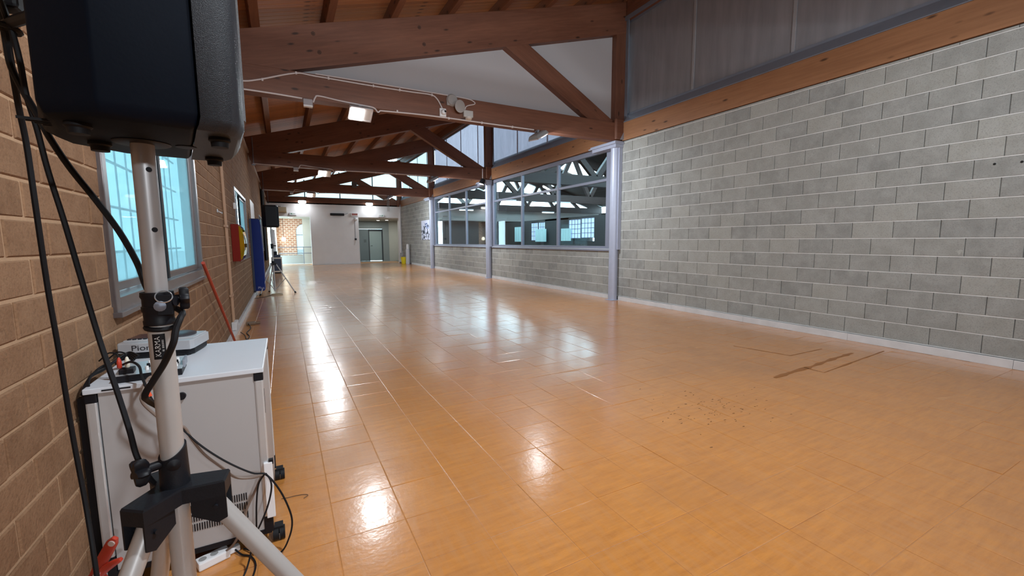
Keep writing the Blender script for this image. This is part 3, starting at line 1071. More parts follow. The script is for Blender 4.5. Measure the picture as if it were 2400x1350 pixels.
# glazed far part of that roof is open to the sky; lamps and windows of that hall
for k, (x, y, z) in enumerate(((10.2, 19.6, 3.28), (13.6, 19.6, 3.28), (10.8, 26.6, 3.28), (17.2, 26.6, 3.28))):
    t = thing('strip_light', (x, y, z), ['glowing strip light of the next hall, left one on the middle truss', 'glowing strip light of the next hall, right one on the middle truss',
                                        'glowing strip light of the next hall, left one on the far truss', 'glowing strip light of the next hall, right one on the far truss'][k], 'lamp', 'strip lights of the neighbouring hall')
    MB().box(-0.5, 0.5, -0.06, 0.06, 0.03, 0.10).build('housing', WHITEPL, t)
    MB().box(-0.48, 0.48, -0.05, 0.05, 0.0, 0.03).build('diffuser', LAMPS, t)
pw = MB().box(13.5, 13.6, 14.8, 27.2, 0, 1.25).box(13.5, 13.6, 14.8, 16.7, 1.25, 2.5).box(13.5, 13.6, 18.85, 21.2, 1.25, 2.5).box(13.5, 13.6, 22.75, 27.2, 1.25, 2.5).box(13.5, 13.6, 16.7, 22.75, 2.4, 2.5)
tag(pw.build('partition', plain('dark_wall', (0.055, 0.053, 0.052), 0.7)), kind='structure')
wi = 12
LITW = emit('pane_glow_for_daylight', (0.45, 0.62, 0.97), 0.6)  # pane glows by itself in place of daylight behind it
LITC = plain('pale_cyan_sheet', (0.62, 0.90, 0.90), 0.8)
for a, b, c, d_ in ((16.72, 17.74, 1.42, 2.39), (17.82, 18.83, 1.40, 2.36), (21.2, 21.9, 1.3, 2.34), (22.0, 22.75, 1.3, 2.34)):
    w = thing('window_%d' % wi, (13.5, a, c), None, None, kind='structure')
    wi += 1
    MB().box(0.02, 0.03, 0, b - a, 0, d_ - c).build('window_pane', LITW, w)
    g = MB()
    for k in range(0, 5):
        g.box(0.0, 0.02, (b - a) * k / 4 - 0.012, (b - a) * k / 4 + 0.012, 0, d_ - c)
    for k in range(0, 5):
        g.box(0.0, 0.02, 0, b - a, (d_ - c) * k / 4 - 0.012, (d_ - c) * k / 4 + 0.012)
    tag(g.build('window_bars', STEELD, w), kind='stuff')
for k, (a, b, c, d_) in enumerate(((18.45, 19.4, 1.26, 1.92), (20.85, 22.1, 1.22, 1.95), (23.6, 24.7, 1.22, 2.15))):
    cu = MB()
    pts = []
    m_ = 14
    for i in range(m_ + 1):
        pts.append((13.36 + 0.03 * math.sin(i * 1.9), a + (b - a) * i / m_))
    cu.loft([[(x, y, c), (x, y, d_), (x + 0.01, y, d_), (x + 0.01, y, c)] for x, y in pts])
    tag(cu.build('hanging_sheet', LITC), ['pale cyan sheet under the gridded windows of the next hall, rightmost of three', 'pale cyan sheet hanging in the next hall, middle of three',
                                           'pale cyan curtain in the next hall, leftmost of three'][k], 'curtain', 'pale sheets in the neighbouring hall')

# ------------------------------------------------------------------ flood lamps, conduits and devices on the trusses
fl_lab = {(1, 0): 'glaring floodlight under the left part of the nearest truss', (1, 1): 'slanting floodlight under the right end of the nearest truss',
          (2, 0): 'glaring floodlight under the left part of the second truss', (2, 1): 'floodlight under the right part of the second truss, near its post',
          (3, 0): 'floodlight under the left part of the third truss', (3, 1): 'floodlight under the right part of the third truss',
          (4, 0): 'added unseen fill floodlight on the wall behind the camera, left', (4, 1): 'added unseen fill floodlight on the wall behind the camera, right',
          (0, 0): 'floodlight on the truss behind the camera, left', (0, 1): 'floodlight on the truss behind the camera, right'}


def flood(k, side, x, y):
    aim = Vector((0.05, -0.62, -0.78)) if side == 0 else Vector((0.45, 0.15, -0.88))
    if k == 0:
        aim = Vector((0.12, 0.84, -0.52))
    if k == 4:
        aim = Vector((0.05, 0.99, 0.04))
    t = thing('floodlight', (x, y, 3.20), fl_lab[(k, side)], 'lamp', 'floodlights under the trusses')
    q = aim.to_track_quat('-Z', 'Y')
    M = q.to_matrix().to_4x4()
    if side == 1:
        M = M @ Matrix.Rotation(R(90), 4, 'Z')
    w, h = 0.17, 0.115
    MB().loft([[M @ Vector((sx * a * w, sy * a * h, z)) for sx, sy in ((-1, -1), (1, -1), (1, 1), (-1, 1))] for a, z in ((0.6, 0.075), (0.85, 0.06), (1, 0.015), (1, 0.0))]).build('housing', plain('lamp_housing', (0.36, 0.37, 0.38), 0.45, 0.3, 0.05, 20), t, bevel=0.003)
    fr = MB()
    for (a, b, c, d) in ((-w, w, -h, -h + 0.018), (-w, w, h - 0.018, h), (-w, -w + 0.018, -h, h), (w - 0.018, w, -h, h)):
        fr.box(a, b, c, d, -0.012, 0.004, M)
    fr.build('lamp_frame', CONDM, t)
    MB().box(-0.035, w - 0.02, -h + 0.02, h - 0.02, -0.022, 0.0, M).build('lamp_glass', LAMPG, t)
    MB().box(-w + 0.02, -0.035, -h + 0.02, h - 0.02, -0.004, 0.0, M).build('reflector', plain('lamp_reflector', (0.75, 0.76, 0.78), 0.3, 0.4, 0.04, 20), t)
    br = MB()
    br.box(-0.02, 0.02, 0.0, 0.10, 0.10, 0.125)
    br.cyl((0, 0.02, 0.04), (0, 0.02, 0.12), 0.014, n=8)
    br.build('mount_bracket', BRACK, t)
    lo_ = M @ Vector((0.06 if side == 0 else 0.0, 0, -0.03))
    area('flood_beam', Vector((x, y, 3.20)) + lo_, 0.24, LAMP_W[k] * (1.0 if side == 0 else 0.35 if k in (0, 4) else 3.2), aim)
    return t


for k in range(4):
    yy = TRUSS_Y[k] - 0.15
    flood(k, 0, 1.14, yy)
    flood(k, 1, 4.28, yy)
for sd, x in ((0, 1.6), (1, 4.6)):             # an unseen pair added for fill light on the back wall
    flood(4, sd, x, Y0 + 0.14)

# the truss behind the camera carries its own pair of lamps
make_truss(TRUSS_Y[0], 'brown timber roof truss just behind the camera, out of the picture')


def conduit(pts, label, r=0.011, clips=(), group='white cable conduits on the trusses'):
    t = thing('conduit', pts[0], label, 'conduit', group)
    MB().tube(pts, r, 8, 5).build('tube', CONDM, t, True, smooth=True)
    for c in clips:
        c = Vector(c)
        MB().box(c.x - 0.012, c.x + 0.012, c.y - 0.016, c.y + 0.016, c.z - 0.018, c.z + 0.018).build('clip', CONDM, t, True, bevel=0.003)
    return t


names = {1: 'nearest', 2: 'second', 3: 'third'}
for k in (1, 2, 3):
    y = TRUSS_Y[k] - 0.114
    nm = names[k]
    conduit([(-0.58, y, 3.345), (0.0, y, 3.338), (0.36, y, 3.325)], 'straight white conduit on the left end of the %s truss' % nm)
    conduit([(0.50, y, 3.29), (0.53, y, 3.36), (0.58, y, 3.39), (0.85, y, 3.365), (1.15, y, 3.345), (1.34, y, 3.33), (1.40, y - 0.01, 3.27), (1.44, y, 3.30)],
            'looped white conduit from junction box to floodlight on the %s truss' % nm)
    conduit([(1.44, y, 3.30), (2.2, y, 3.325), (3.4, y, 3.325), (4.2, y, 3.325)], 'long white conduit along the lower edge of the %s truss' % nm,
            clips=[(xx, y, 3.322) for xx in (1.7, 2.55, 3.15, 3.75)])
    jb = thing('junction_box', (0.43, y, 3.26), 'small junction box left of the floodlight under the %s truss' % nm, 'box', 'junction boxes on the trusses')
    MB().box(-0.06, 0.06, -0.035, 0.035, -0.02, 0.06).build('box_body', plain('grey_box', (0.36, 0.34, 0.36), 0.5), jb, bevel=0.006)
    MB().box(-0.06, 0.06, -0.036, 0.036, -0.045, -0.021).build('box_lid', WHITEPL, jb, bevel=0.004)
y1 = TRUSS_Y[1] - 0.114
conduit([(-0.60, y1, 3.47), (-0.36, y1, 3.448), (-0.15, y1, 3.50), (0.29, y1, 3.655), (0.55, y1, 3.658), (1.31, y1, 3.648), (1.9, y1, 3.65), (2.25, y1, 3.655), (2.36, y1, 3.60), (2.44, y1, 3.47)],
        'white conduit rising over the nearest truss to the small camera', clips=[(-0.12, y1, 3.50), (0.30, y1, 3.657), (0.72, y1, 3.655), (1.35, y1, 3.648), (1.75, y1, 3.65), (2.27, y1, 3.652)])
conduit([(0.55, y1 + 0.01, 3.694), (1.3, y1 + 0.01, 3.694), (2.2, y1 + 0.01, 3.694), (2.85, y1, 3.685), (3.0, y1, 3.655), (3.02, y1, 3.615), (2.88, y1, 3.565), (2.84, y1, 3.50)],
        'thin conduit along the upper edge of the nearest truss, ending at the grey sounder', r=0.009)
t = thing('security_camera', (2.446, TRUSS_Y[1] - 0.10, 3.40), 'small white camera with black lens on the nearest truss', 'camera')
MB().box(-0.055, 0.055, -0.04, 0, -0.065, 0.065).build('base', WHITEPL, t, bevel=0.008)
MB().lathe([(0.045, 0), (0.045, 0.02), (0.03, 0.04), (0.001, 0.046)], (0.005, -0.04, 0), (0, -1, 0), 18).build('dome', WHITEPL, t, smooth=True)
MB().lathe([(0.02, 0), (0.018, 0.012), (0.001, 0.016)], (0.022, -0.07, 0.008), (0.3, -1, 0.1), 14).build('lens', BLACKP, t, smooth=True)
t = thing('siren', (2.66, TRUSS_Y[1] - 0.10, 3.56), 'grey twin round siren on the nearest truss beside the camera', 'siren')
G_ = plain('siren_grey', (0.38, 0.36, 0.35), 0.5, 0, 0.05, 20)
MB().lathe([(0.095, 0), (0.10, 0.02), (0.08, 0.05), (0.001, 0.055)], (-0.045, 0, 0.06), (0, -1, 0), 24).build('sounder_back', G_, t, smooth=True)
MB().lathe([(0.04, 0), (0.095, 0.09), (0.10, 0.105), (0.085, 0.11), (0.001, 0.10)], (0.03, -0.02, -0.035), (0.25, -1, -0.15), 24).build('horn', G_, t, smooth=True)
MB().box(-0.14, -0.09, -0.03, 0, -0.03, 0.03).build('hinge', G_, t, bevel=0.005)
t = thing('sounder_box', (2.89, TRUSS_Y[1] - 0.10, 3.42), 'grey weatherproof box with vented lower face right of the siren', 'box')
MB().box(-0.085, 0.085, -0.06, 0, -0.045, 0.065).build('box_body', plain('box_grey', (0.52, 0.50, 0.48), 0.5), t, bevel=0.01)
MB().lathe([(0.06, 0), (0.055, 0.03), (0.03, 0.045), (0.001, 0.047)], (0.01, -0.03, -0.045), (0, -0.15, -1), 18).build('vent', plain('vent_cream', (0.62, 0.57, 0.52), 0.5), t, smooth=True)
t = thing('spotlight', (6.02, TRUSS_Y[2] - 0.12, 3.26), 'dark can spotlight hanging at the post end of the second truss', 'lamp')
MB().cyl((0, 0, 0), (0, 0, 0.42), 0.012, n=8).build('rod', CONDM, t)
MB().lathe([(0.05, 0.12), (0.075, 0.10), (0.10, -0.06), (0.085, -0.06)], (-0.02, 0, -0.02), (0.35, -0.1, 1), 18).build('can', BLACKP, t, smooth=True)
MB().cyl((-0.045, 0.007, -0.075), (-0.047, 0.008, -0.085), 0.08, n=18).build('lamp_glass', LAMPS, t)
t = thing('spotlight', (2.84, TRUSS_Y[3] - 0.12, 3.72), 'dark unlit spotlight on the upper edge of the third truss', 'lamp')
MB().box(-0.10, 0.10, -0.10, 0.02, -0.13, 0.10).build('can', DARKP, t, bevel=0.02)
MB().cyl((0, -0.04, 0.10), (0, -0.04, 0.22), 0.012, n=8).build('rod', DARKP, t)
for x, lb in ((1.04, 'oval wall lamp glowing above the left far opening'), (4.53, 'oval wall lamp glowing above the right far opening')):
    t = thing('wall_lamp', (x, YF - 0.02, 3.43), lb, 'lamp', 'oval lamps over the far wall')
    MB().box(-0.20, 0.20, -0.05, 0.02, 0.05, 0.09).build('housing', BRACK, t, bevel=0.01)
    pr = [(0.001, -0.20), (0.055, -0.19), (0.075, -0.12), (0.075, 0.12), (0.055, 0.19), (0.001, 0.20)]
    MB().lathe(pr, (0, -0.06, 0.0), (1, 0, 0), 16).build('diffuser', LAMPS, t, smooth=True)
    area('wall_lamp_light', (x, YF - 0.50, 3.34), 0.34, 5, (0, 0.36, -0.92), (0.92, 0.97, 1.0))
mb = MB().tube([(-0.63, 3.5, 4.13), (0.6, 4.1, 4.30), (2.4, 5.0, 4.74), (4.0, 5.8, 5.18)], 0.010, 8, 4)
tag(mb.build('tie_cable', STEELD), 'dark cable slung below the planks above the loudspeaker', 'cable')
t = thing('conduit', (5.6, YF - 0.02, 3.05), 'pair of grey drop conduits at the right end of the far truss', 'conduit')
MB().cyl((-0.03, 0, 0), (-0.03, 0, 0.78), 0.014, n=8).cyl((0.06, 0, 0), (0.06, 0, 0.78), 0.014, n=8).build('tube', plain('grey_conduit', (0.45, 0.42, 0.42), 0.5), t)
MB().cyl((6.27, YF - 0.06, 0), (6.27, YF - 0.06, 3.2), 0.035, n=12).build('drain_pipe', WHITEPL)
tag(bpy.data.objects['drain_pipe'], 'white vertical pipe in the far right corner', 'pipe')

# ------------------------------------------------------------------ things on the far wall
def exit_sign(x, lb, flip):
    t = thing('exit_sign', (x, YF, 2.70), lb, 'sign', 'exit signs over the far openings')
    MB().box(-0.16, 0.16, -0.05, 0, 0.02, 0.15).build('sign_body', WHITEPL, t, bevel=0.006)
    MB().box(-0.16, 0.16, -0.055, 0.0, 0.0, 0.02).build('sign_base', plain('sign_grey', (0.35, 0.35, 0.36), 0.5), t)
    g = MB()
    s = -1 if flip else 1
    def bx(a, b, c, d):
        a, b = sorted((a * s, b * s))
        g.box(a, b, -0.053, -0.050, c, d)
    bx(-0.10, -0.055, 0.055, 0.125)                    # door
    bx(-0.022, -0.004, 0.10, 0.122)                    # running figure: head, trunk, legs
    g.prism([((-0.03) * s, -0.053, 0.075), ((-0.008) * s, -0.053, 0.075), ((0.004) * s, -0.053, 0.10), ((-0.018) * s, -0.053, 0.10)], (0, 0.003, 0))
    g.prism([((-0.04) * s, -0.053, 0.050), ((-0.028) * s, -0.053, 0.050), ((-0.010) * s, -0.053, 0.077), ((-0.024) * s, -0.053, 0.077)], (0, 0.003, 0))
    g.prism([((0.004) * s, -0.053, 0.050), ((0.016) * s, -0.053, 0.050), ((-0.008) * s, -0.053, 0.077), ((-0.020) * s, -0.053, 0.077)], (0, 0.003, 0))
    bx(0.055, 0.105, 0.082, 0.096)                     # arrow
    g.prism([((0.055) * s, -0.053, 0.064), ((0.055) * s, -0.053, 0.114), ((0.032) * s, -0.053, 0.089)], (0, 0.003, 0))
    g.build('pictogram', GREENP, t)
    MB().box((0.15 if flip else -0.175), (0.175 if flip else -0.15), -0.06, 0.0, 0.0, 0.13).build('end_cap', plain('sign_grey', (0.35, 0.35, 0.36), 0.5), t)


exit_sign(0.56, 'small white emergency exit sign over the left far opening', False)
exit_sign(5.19, 'small white emergency exit sign over the right far opening', True)
t = thing('infrared_heater', (2.78, YF, 2.80), 'long black infrared heater bar high on the white far wall', 'heater')
MB().box(-0.37, 0.37, -0.10, -0.03, -0.07, 0.07).build('heater_body', BLACKP, t, bevel=0.03)
MB().box(-0.30, -0.26, -0.03, 0, -0.02, 0.02).box(0.26, 0.30, -0.03, 0, -0.02, 0.02).build('bracket', BLACKP, t)
MB().tube([(0.37, -0.05, 0.0), (0.45, -0.04, 0.03), (0.53, -0.03, 0.06), (0.56, -0.02, 0.10)], 0.01, 6).build('lead', BRACK, t)
t = thing('display_box', (3.70, YF, 2.82), 'white box with a dull red display beside the black heater', 'display')
MB().box(-0.19, 0.19, -0.08, 0, -0.09, 0.085).build('box_body', WHITEPL, t, bevel=0.008)
MB().box(-0.15, 0.16, -0.083, -0.081, -0.05, 0.06).build('screen', REDLED, t)
t = thing('alarm_speaker', (3.74, YF, 2.56), 'white bullet shaped device under the red display box', 'speaker')
MB().lathe([(0.05, 0), (0.085, 0.03), (0.085, 0.12), (0.05, 0.16), (0.001, 0.165)], (0, 0, 0.02), (0.2, -1, -0.3), 16).build('shell', WHITEPL, t, smooth=True)
MB().box(-0.05, 0.05, -0.03, 0, -0.08, 0.10).build('bracket', WHITEPL, t, bevel=0.005)
t = thing('cable_duct', (3.70, YF, 1.42), 'thin dark vertical duct on the far wall with a black socket at its foot', 'duct')
MB().box(-0.014, 0.014, -0.018, 0, 0, 1.08).build('duct', plain('duct_grey', (0.28, 0.28, 0.30), 0.5), t)
MB().box(-0.045, 0.06, -0.06, 0, -0.05, 0.05).build('socket', BLACKP, t, bevel=0.006)
MB().tube([(0.0, -0.03, -0.05), (-0.02, -0.03, -0.15), (-0.06, -0.03, -0.30), (-0.07, -0.02, -0.34)], 0.011, 6).build('lead', plain('pale_lead', (0.55, 0.52, 0.48), 0.5), t)
t = thing('air_conditioner', (-0.20, YF, 2.82), 'beige air conditioner high on the far wall above the left opening', 'air conditioner')
MB().prism([(-0.46, 0, 0.0), (-0.46, -0.18, 0.0), (-0.46, -0.24, 0.08), (-0.46, -0.24, 0.30), (-0.46, 0, 0.31)], (0.92, 0, 0)).build('casing', BEIGEU, t, bevel=0.015)
MB().box(-0.40, 0.40, -0.20, -0.05, -0.006, 0.0).build('air_outlet', DARKP, t)
MB().box(0.462, 0.475, -0.22, -0.01, 0.01, 0.29).build('end_trim', WHITEPL, t, bevel=0.004)
MB().box(-0.46, 0.20, -0.03, 0, 0.33, 0.36).build('pipe_duct', plain('duct_brown', (0.12, 0.07, 0.05), 0.6), t)
t = thing('picture', (XR - 0.004, 21.07, 1.84), 'unframed pale blue poster with dark sketchy shapes on the far blocks', 'poster')
MB().box(-0.012, 0, -0.68, 0.68, -0.48, 0.48).build('sheet', plain('poster_paper', (0.66, 0.70, 0.86), 0.5, 0, 0.08, 3), t)
g = MB()
rr_ = random.Random(5)
for k in range(46):
    a = rr_.uniform(-0.60, 0.60)
    z = rr_.uniform(-0.46, -0.02) if k < 36 else rr_.uniform(0.0, 0.25)
    w_, h_ = rr_.uniform(0.02, 0.12), rr_.uniform(0.02, 0.10)
    an = rr_.uniform(0, 3)
    c_, s_ = math.cos(an), math.sin(an)
    g.prism([(-0.0135, a + c_ * p - s_ * q, z + s_ * p + c_ * q) for p, q in ((-w_, -h_ * .5), (w_ * .4, -h_), (w_, h_ * .3), (-w_ * .2, h_))], (0.001, 0, 0))
g.prism([(-0.0135, 0.03, -0.05), (-0.0135, 0.12, -0.05), (-0.0135, 0.09, 0.36), (-0.0135, 0.06, 0.36)], (0.001, 0, 0))
g.build('drawing', plain('poster_ink', (0.07, 0.09, 0.13), 0.6), t)
g = MB()
for k in range(12):
    a, z = rr_.uniform(-0.55, 0.0), rr_.uniform(0.0, 0.33)
    g.box(-0.0132, -0.0125, a - rr_.uniform(.03, .14), a + rr_.uniform(.03, .14), z - .03, z + .03)
g.build('wash', plain('poster_blue', (0.26, 0.36, 0.66), 0.6), t)

# cleaning things in the far right corner
t = thing('bucket', (6.10, 24.65, 0), 'yellow plastic bucket in the far right corner by the white jamb', 'bucket')
MB().lathe([(0.13, 0.0), (0.135, 0.01), (0.175, 0.36), (0.185, 0.365), (0.185, 0.385), (0.165, 0.385), (0.13, 0.03), (0.001, 0.025)], n=24).build('pail', YELP, t, smooth=True)
MB().tube([(-0.18, 0, 0.36), (-0.15, -0.02, 0.48), (0, -0.03, 0.53), (0.15, -0.02, 0.48), (0.18, 0, 0.36)], 0.006, 6).build('handle', GALV, t)
t = thing('mop_wringer', (6.02, 25.08, 0), 'grey mop wringer frame on wheels behind the yellow bucket', 'wringer')
MB().box(-0.02, 0.02, -0.2, 0.2, 0.08, 0.11).box(0.15, 0.19, -0.2, 0.2, 0.08, 0.11).box(-0.02, 0.19, 0.17, 0.2, 0.08, 0.11).build('base_frame', GALV, t)
for a, b in ((0, -0.15), (0, 0.15), (0.17, -0.15), (0.17, 0.15)):
    MB().cyl((a - 0.012, b, 0.04), (a + 0.012, b, 0.04), 0.04, n=12).cyl((a, b, 0.04), (a, b, 0.09), 0.008, n=6).build('caster', BLACKR, t)
MB().tube([(0.0, 0.18, 0.1), (0.0, 0.2, 0.72), (0.17, 0.2, 0.72), (0.17, 0.18, 0.1)], 0.012, 6, 0).build('push_handle', GALV, t)
MB().box(0.01, 0.16, 0.02, 0.16, 0.42, 0.62).build('wringer_press', plain('grey_plastic', (0.34, 0.35, 0.37), 0.5), t, bevel=0.015)
t = thing('refuse_bin', (6.235, 24.27, 0), 'tall pale grey cylindrical bin leaning against the far blocks', 'bin')
MB().lathe([(0.115, 0), (0.12, 0.02), (0.11, 0.78), (0.10, 0.84), (0.001, 0.86)], n=22).build('drum', plain('bin_grey', (0.60, 0.60, 0.64), 0.4, 0, 0.06, 6), t, smooth=True)
MB().lathe([(0.075, 0.80), (0.08, 1.0), (0.06, 1.12), (0.001, 1.13)], n=18).build('lid', WHITEPL, t, smooth=True)
t = thing('broom', (6.31, 23.98, 0), 'dark broom pole standing against the far blocks beside the grey bin', 'broom')
MB().cyl((0, 0, 0.1), (0.02, 0, 1.12), 0.014, n=8).build('pole', plain('broom_brown', (0.10, 0.08, 0.07), 0.5), t)
MB().box(-0.03, 0.03, -0.12, 0.12, 0.0, 0.10).build('brush', plain('broom_brush', (0.09, 0.08, 0.08), 0.9), t, bevel=0.01)

# ------------------------------------------------------------------ things along the left brick wall
t = thing('pipe_pair', (XL, 6.96, 0), 'two tan conduits running up the brick wall beyond the first window', 'pipe')
for o_ in (0.0, 0.14):
    MB().cyl((0.016, o_, 0.16), (0.016, o_ - 0.1, 3.6), 0.012, n=8).build('pipe', TANCON, t)
for z in (0.55, 1.5, 2.45):
    MB().box(0.0, 0.034, -0.03 - 0.03 * z, 0.17 - 0.03 * z, z, z + 0.03).build('pipe_clip', TANCON, t)
t = thing('floor_socket', (XL, 6.95, 0), 'small pale socket box at the foot of the tan conduits', 'socket')
MB().box(0.0, 0.06, -0.06, 0.20, 0.09, 0.20).build('box_body', MARBLE, t, bevel=0.006)
t = thing('red_pole', (-0.60, 6.4, 0), 'red pole leaning from the floor against the first window ledge', 'pole')
MB().cyl((-0.015, 0.05, 0.015), (-0.028, -1.82, 1.12), 0.0145, n=12).build('pole', REDPOLE, t, smooth=True)
t = thing('hose_cabinet', (XL, 7.75, 1.005), 'red fire hose cabinet with bulging yellow front on the brick wall', 'cabinet')
MB().box(0.0, 0.10, 0, 0.55, 0, 0.565).build('case', REDPAINT, t, bevel=0.004)
cov = MB()
rings = []
for k in range(9):
    a = k / 8 * PI
    rings.append([(0.102 + 0.062 * math.sin(a), yy, 0.282 - 0.262 * math.cos(a)) for yy in (0.02, 0.53)])
vs = [p for r_ in rings for p in r_]
cov.add(vs, [(2 * i, 2 * i + 1, 2 * i + 3, 2 * i + 2) for i in range(8)])
cov.add([(0.102 + 0.062 * math.sin(k / 8 * PI), 0.02, 0.282 - 0.262 * math.cos(k / 8 * PI)) for k in range(9)], [tuple(range(9))])
cov.add([(0.102 + 0.062 * math.sin(k / 8 * PI), 0.53, 0.282 - 0.262 * math.cos(k / 8 * PI)) for k in range(9)], [tuple(range(9))])
cov.build('cover', YELLG, t, smooth=True)
hz = MB()
for k in range(5):
    hz.ring((0.102 + 0.012 * k, 0.275, 0.25), (1, 0, 0), 0.17 - 0.03 * k, 0.012, 20, 6)
hz.build('coiled_hose', plain('ochre_hose', (0.35, 0.13, 0.02), 0.7), t, smooth=True)
MB().cyl((0.13, 0.12, 0.10), (0.13, 0.38, 0.42), 0.016, n=8).build('nozzle', BLACKP, t)
for (y, z, lb) in ((8.42, 1.84, 'small white switch box just left of the second window'),):
    t = thing('switch_box', (XL, y, z), lb, 'switch')
    MB().box(0, 0.03, 0, 0.12, 0, 0.10).build('box_body', WHITEPL, t, bevel=0.004)
    MB().box(0.03, 0.035, 0.03, 0.09, 0.02, 0.08).build('rocker', WHITEPL, t)
t = thing('wall_hook', (XL, 6.35, 1.66), 'small metal hook on the bricks between first window and tan conduits', 'hook')
MB().tube([(0.0, 0, 0.02), (0.03, 0.01, 0.0), (0.045, 0.03, -0.01), (0.04, 0.06, 0.01)], 0.006, 6).box(0, 0.006, -0.03, 0.03, 0.0, 0.04).build('hook', GALV, t)
t = thing('notice_board', (XL, 12.85, 1.45), 'white sheet on the bricks above the tall blue mat', 'notice')
MB().box(0.001, 0.009, 0, 1.6, 0, 0.93).build('sheet', WHITEPL, t)
t = thing('gym_mat', (XL, 12.0, 0.11), 'tall blue exercise mat standing upright against the brick wall', 'mat')
mb = MB()
mb.loft([[(0.004, 0, z), (x_ + d, 0.0, z), (x_ + d, 0.55, z), (0.004, 0.55, z)] for z, x_, d in ((0, 0.215, 0), (0.02, 0.236, 0), (0.9, 0.238, 0.006), (1.60, 0.222, 0), (1.72, 0.214, 0), (1.735, 0.20, 0))])
mb.build('mat_body', BLUEM, t, bevel=0.012, smooth=True)
MB().box(0.002, 0.042, -0.004, 0.0, 0.01, 1.735).build('dark_edge', NAVY, t)  # darker strip down the left edge of the mat
MB().box(0.02, 0.19, 0.1, 0.5, 1.735, 1.75).build('hem', NAVY, t)
text_obj('mat_print', 'Plus', 0.085, plain('pale_blue_print', (0.40, 0.42, 0.62), 0.5), t, (0.16, -0.002, 0.075), (R(90), 0, 0), 0.001)
t = thing('black_curtain', (XL, 19.75, 0.55), 'narrow black curtain hanging on the brick wall behind the farther loudspeaker', 'curtain')
mb = MB()
pts = [(0.05 + 0.03 * math.sin(i * 1.7), i * 0.10) for i in range(16)]
mb.loft([[(x, y, 0), (x, y, 2.85), (x + 0.02, y, 2.85), (x + 0.02, y, 0)] for x, y in pts])
mb.build('cloth', plain('black_cloth', (0.012, 0.012, 0.016), 0.85), t, smooth=True)
MB().cyl((0.06, -0.05, 2.87), (0.06, 1.6, 2.87), 0.014, n=8).build('curtain_rail', BLACKP, t)

# farther loudspeaker on its stand
SX, SY = -0.243, 12.29
t = thing('speaker_stand', (SX, SY, 0), 'grey tripod speaker stand standing beside the tall blue mat', 'stand')
MB().cyl((0, 0, 0.06), (0, 0, 0.85), 0.019, n=12).build('lower_tube', POLEM, t, smooth=True)
MB().cyl((0, 0, 0.80), (0, 0, 1.66), 0.0165, n=12).build('upper_tube', POLEM, t, smooth=True)
MB().cyl((0, 0, 1.13), (0, 0, 1.25), 0.032, n=12).cyl((0.03, 0, 1.2), (0.09, 0, 1.2), 0.012, n=8).build('clamp_collar', BLACKP, t)
MB().cyl((0, 0, 0.72), (0, 0, 0.82), 0.034, n=12).box(-0.07, 0.07, -0.03, 0.03, 0.72, 0.77).box(-0.03, 0.03, -0.07, 0.07, 0.72, 0.77).build('hub', BLACKP, t)
for a in (R(-12.5), R(-132.5), R(107.5)):
    c_, s_ = math.cos(a), math.sin(a)
    lg = MB().cyl((0.05 * c_, 0.05 * s_, 0.76), (0.46 * c_, 0.46 * s_, 0.02), 0.0135, n=10).build('leg', POLEM, t, smooth=True)
    MB().cyl((0.45 * c_, 0.45 * s_, 0.035), (0.475 * c_, 0.475 * s_, 0.0), 0.02, n=10).build('foot', BLACKR, lg)
    MB().cyl((0.02 * c_, 0.02 * s_, 0.10), (0.255 * c_, 0.255 * s_, 0.38), 0.008, n=8).build('brace', POLEM, t)
t = thing('loudspeaker', (SX + 0.01, SY, 1.66), 'black loudspeaker on the farther tripod beside the blue mat', 'loudspeaker')
mb = MB()
pl2 = [(-0.19, -0.10), (-0.10, -0.17), (0.13, -0.19), (0.165, -0.16), (0.175, 0.0), (0.165, 0.16), (0.13, 0.19), (-0.10, 0.17), (-0.19, 0.10)]
mb.loft([[(x * s_, y * s_, z) for x, y in pl2] for s_, z in ((0.92, 0), (1, 0.03), (1, 0.50), (0.93, 0.535))])
mb.build('cabinet_shell', BLACKP, t, bevel=0.006)
MB().box(0.166, 0.182, -0.15, 0.15, 0.03, 0.50).build('grille', plain('grille_black', (0.02, 0.02, 0.024), 0.6, 0.2, 0.3, 200), t, bevel=0.01)
MB().box(0.183, 0.186, -0.02, 0.03, 0.06, 0.085).build('badge', ALUL, t)
mb = MB()
for k in range(3):
    mb.ring((0.03 + 0.01 * k, -0.40 + 0.015 * k, 0.006 + 0.009 * k), (0.02, 0.03, 1), 0.14 - 0.012 * k, 0.006, 28, 6)
t2 = mb.build('coiled_cable', plain('cream_cable', (0.52, 0.40, 0.26), 0.6))
t2.location = (SX, SY, 0)
tag(t2, 'cream coiled cable lying on the floor under the farther speaker stand', 'cable')
mb = MB().tube([(-0.645, 11.35, 0.012), (-0.45, 11.55, 0.008), (-0.25, 12.0, 0.008), (-0.15, 12.2, 0.008)], 0.006, 6)
tag(mb.build('floor_cable', BLACKR), 'dark cable running from the wall to the farther speaker stand', 'cable')
mb = MB().tube([(-0.55, 7.75, 0.03), (-0.50, 7.45, 0.008), (-0.53, 7.1, 0.008), (-0.48, 6.8, 0.008), (-0.50, 6.5, 0.008)], 0.006, 6)
mb2 = mb.tube([(-0.60, 7.05, 0.03), (-0.54, 6.9, 0.008), (-0.50, 6.6, 0.008), (-0.46, 6.4, 0.008)], 0.005, 6)
tag(mb2.build('floor_cable', BLACKR), 'thin dark cables on the floor near the foot of the red pole', 'cable')
t = thing('plug_adapter', (-0.55, 7.78, 0), 'brown plug adapter lying on the floor by the left wall', 'plug')
MB().box(-0.03, 0.10, -0.04, 0.04, 0.0, 0.05).build('body', plain('brown_plug', (0.16, 0.10, 0.06), 0.5), t, bevel=0.015)
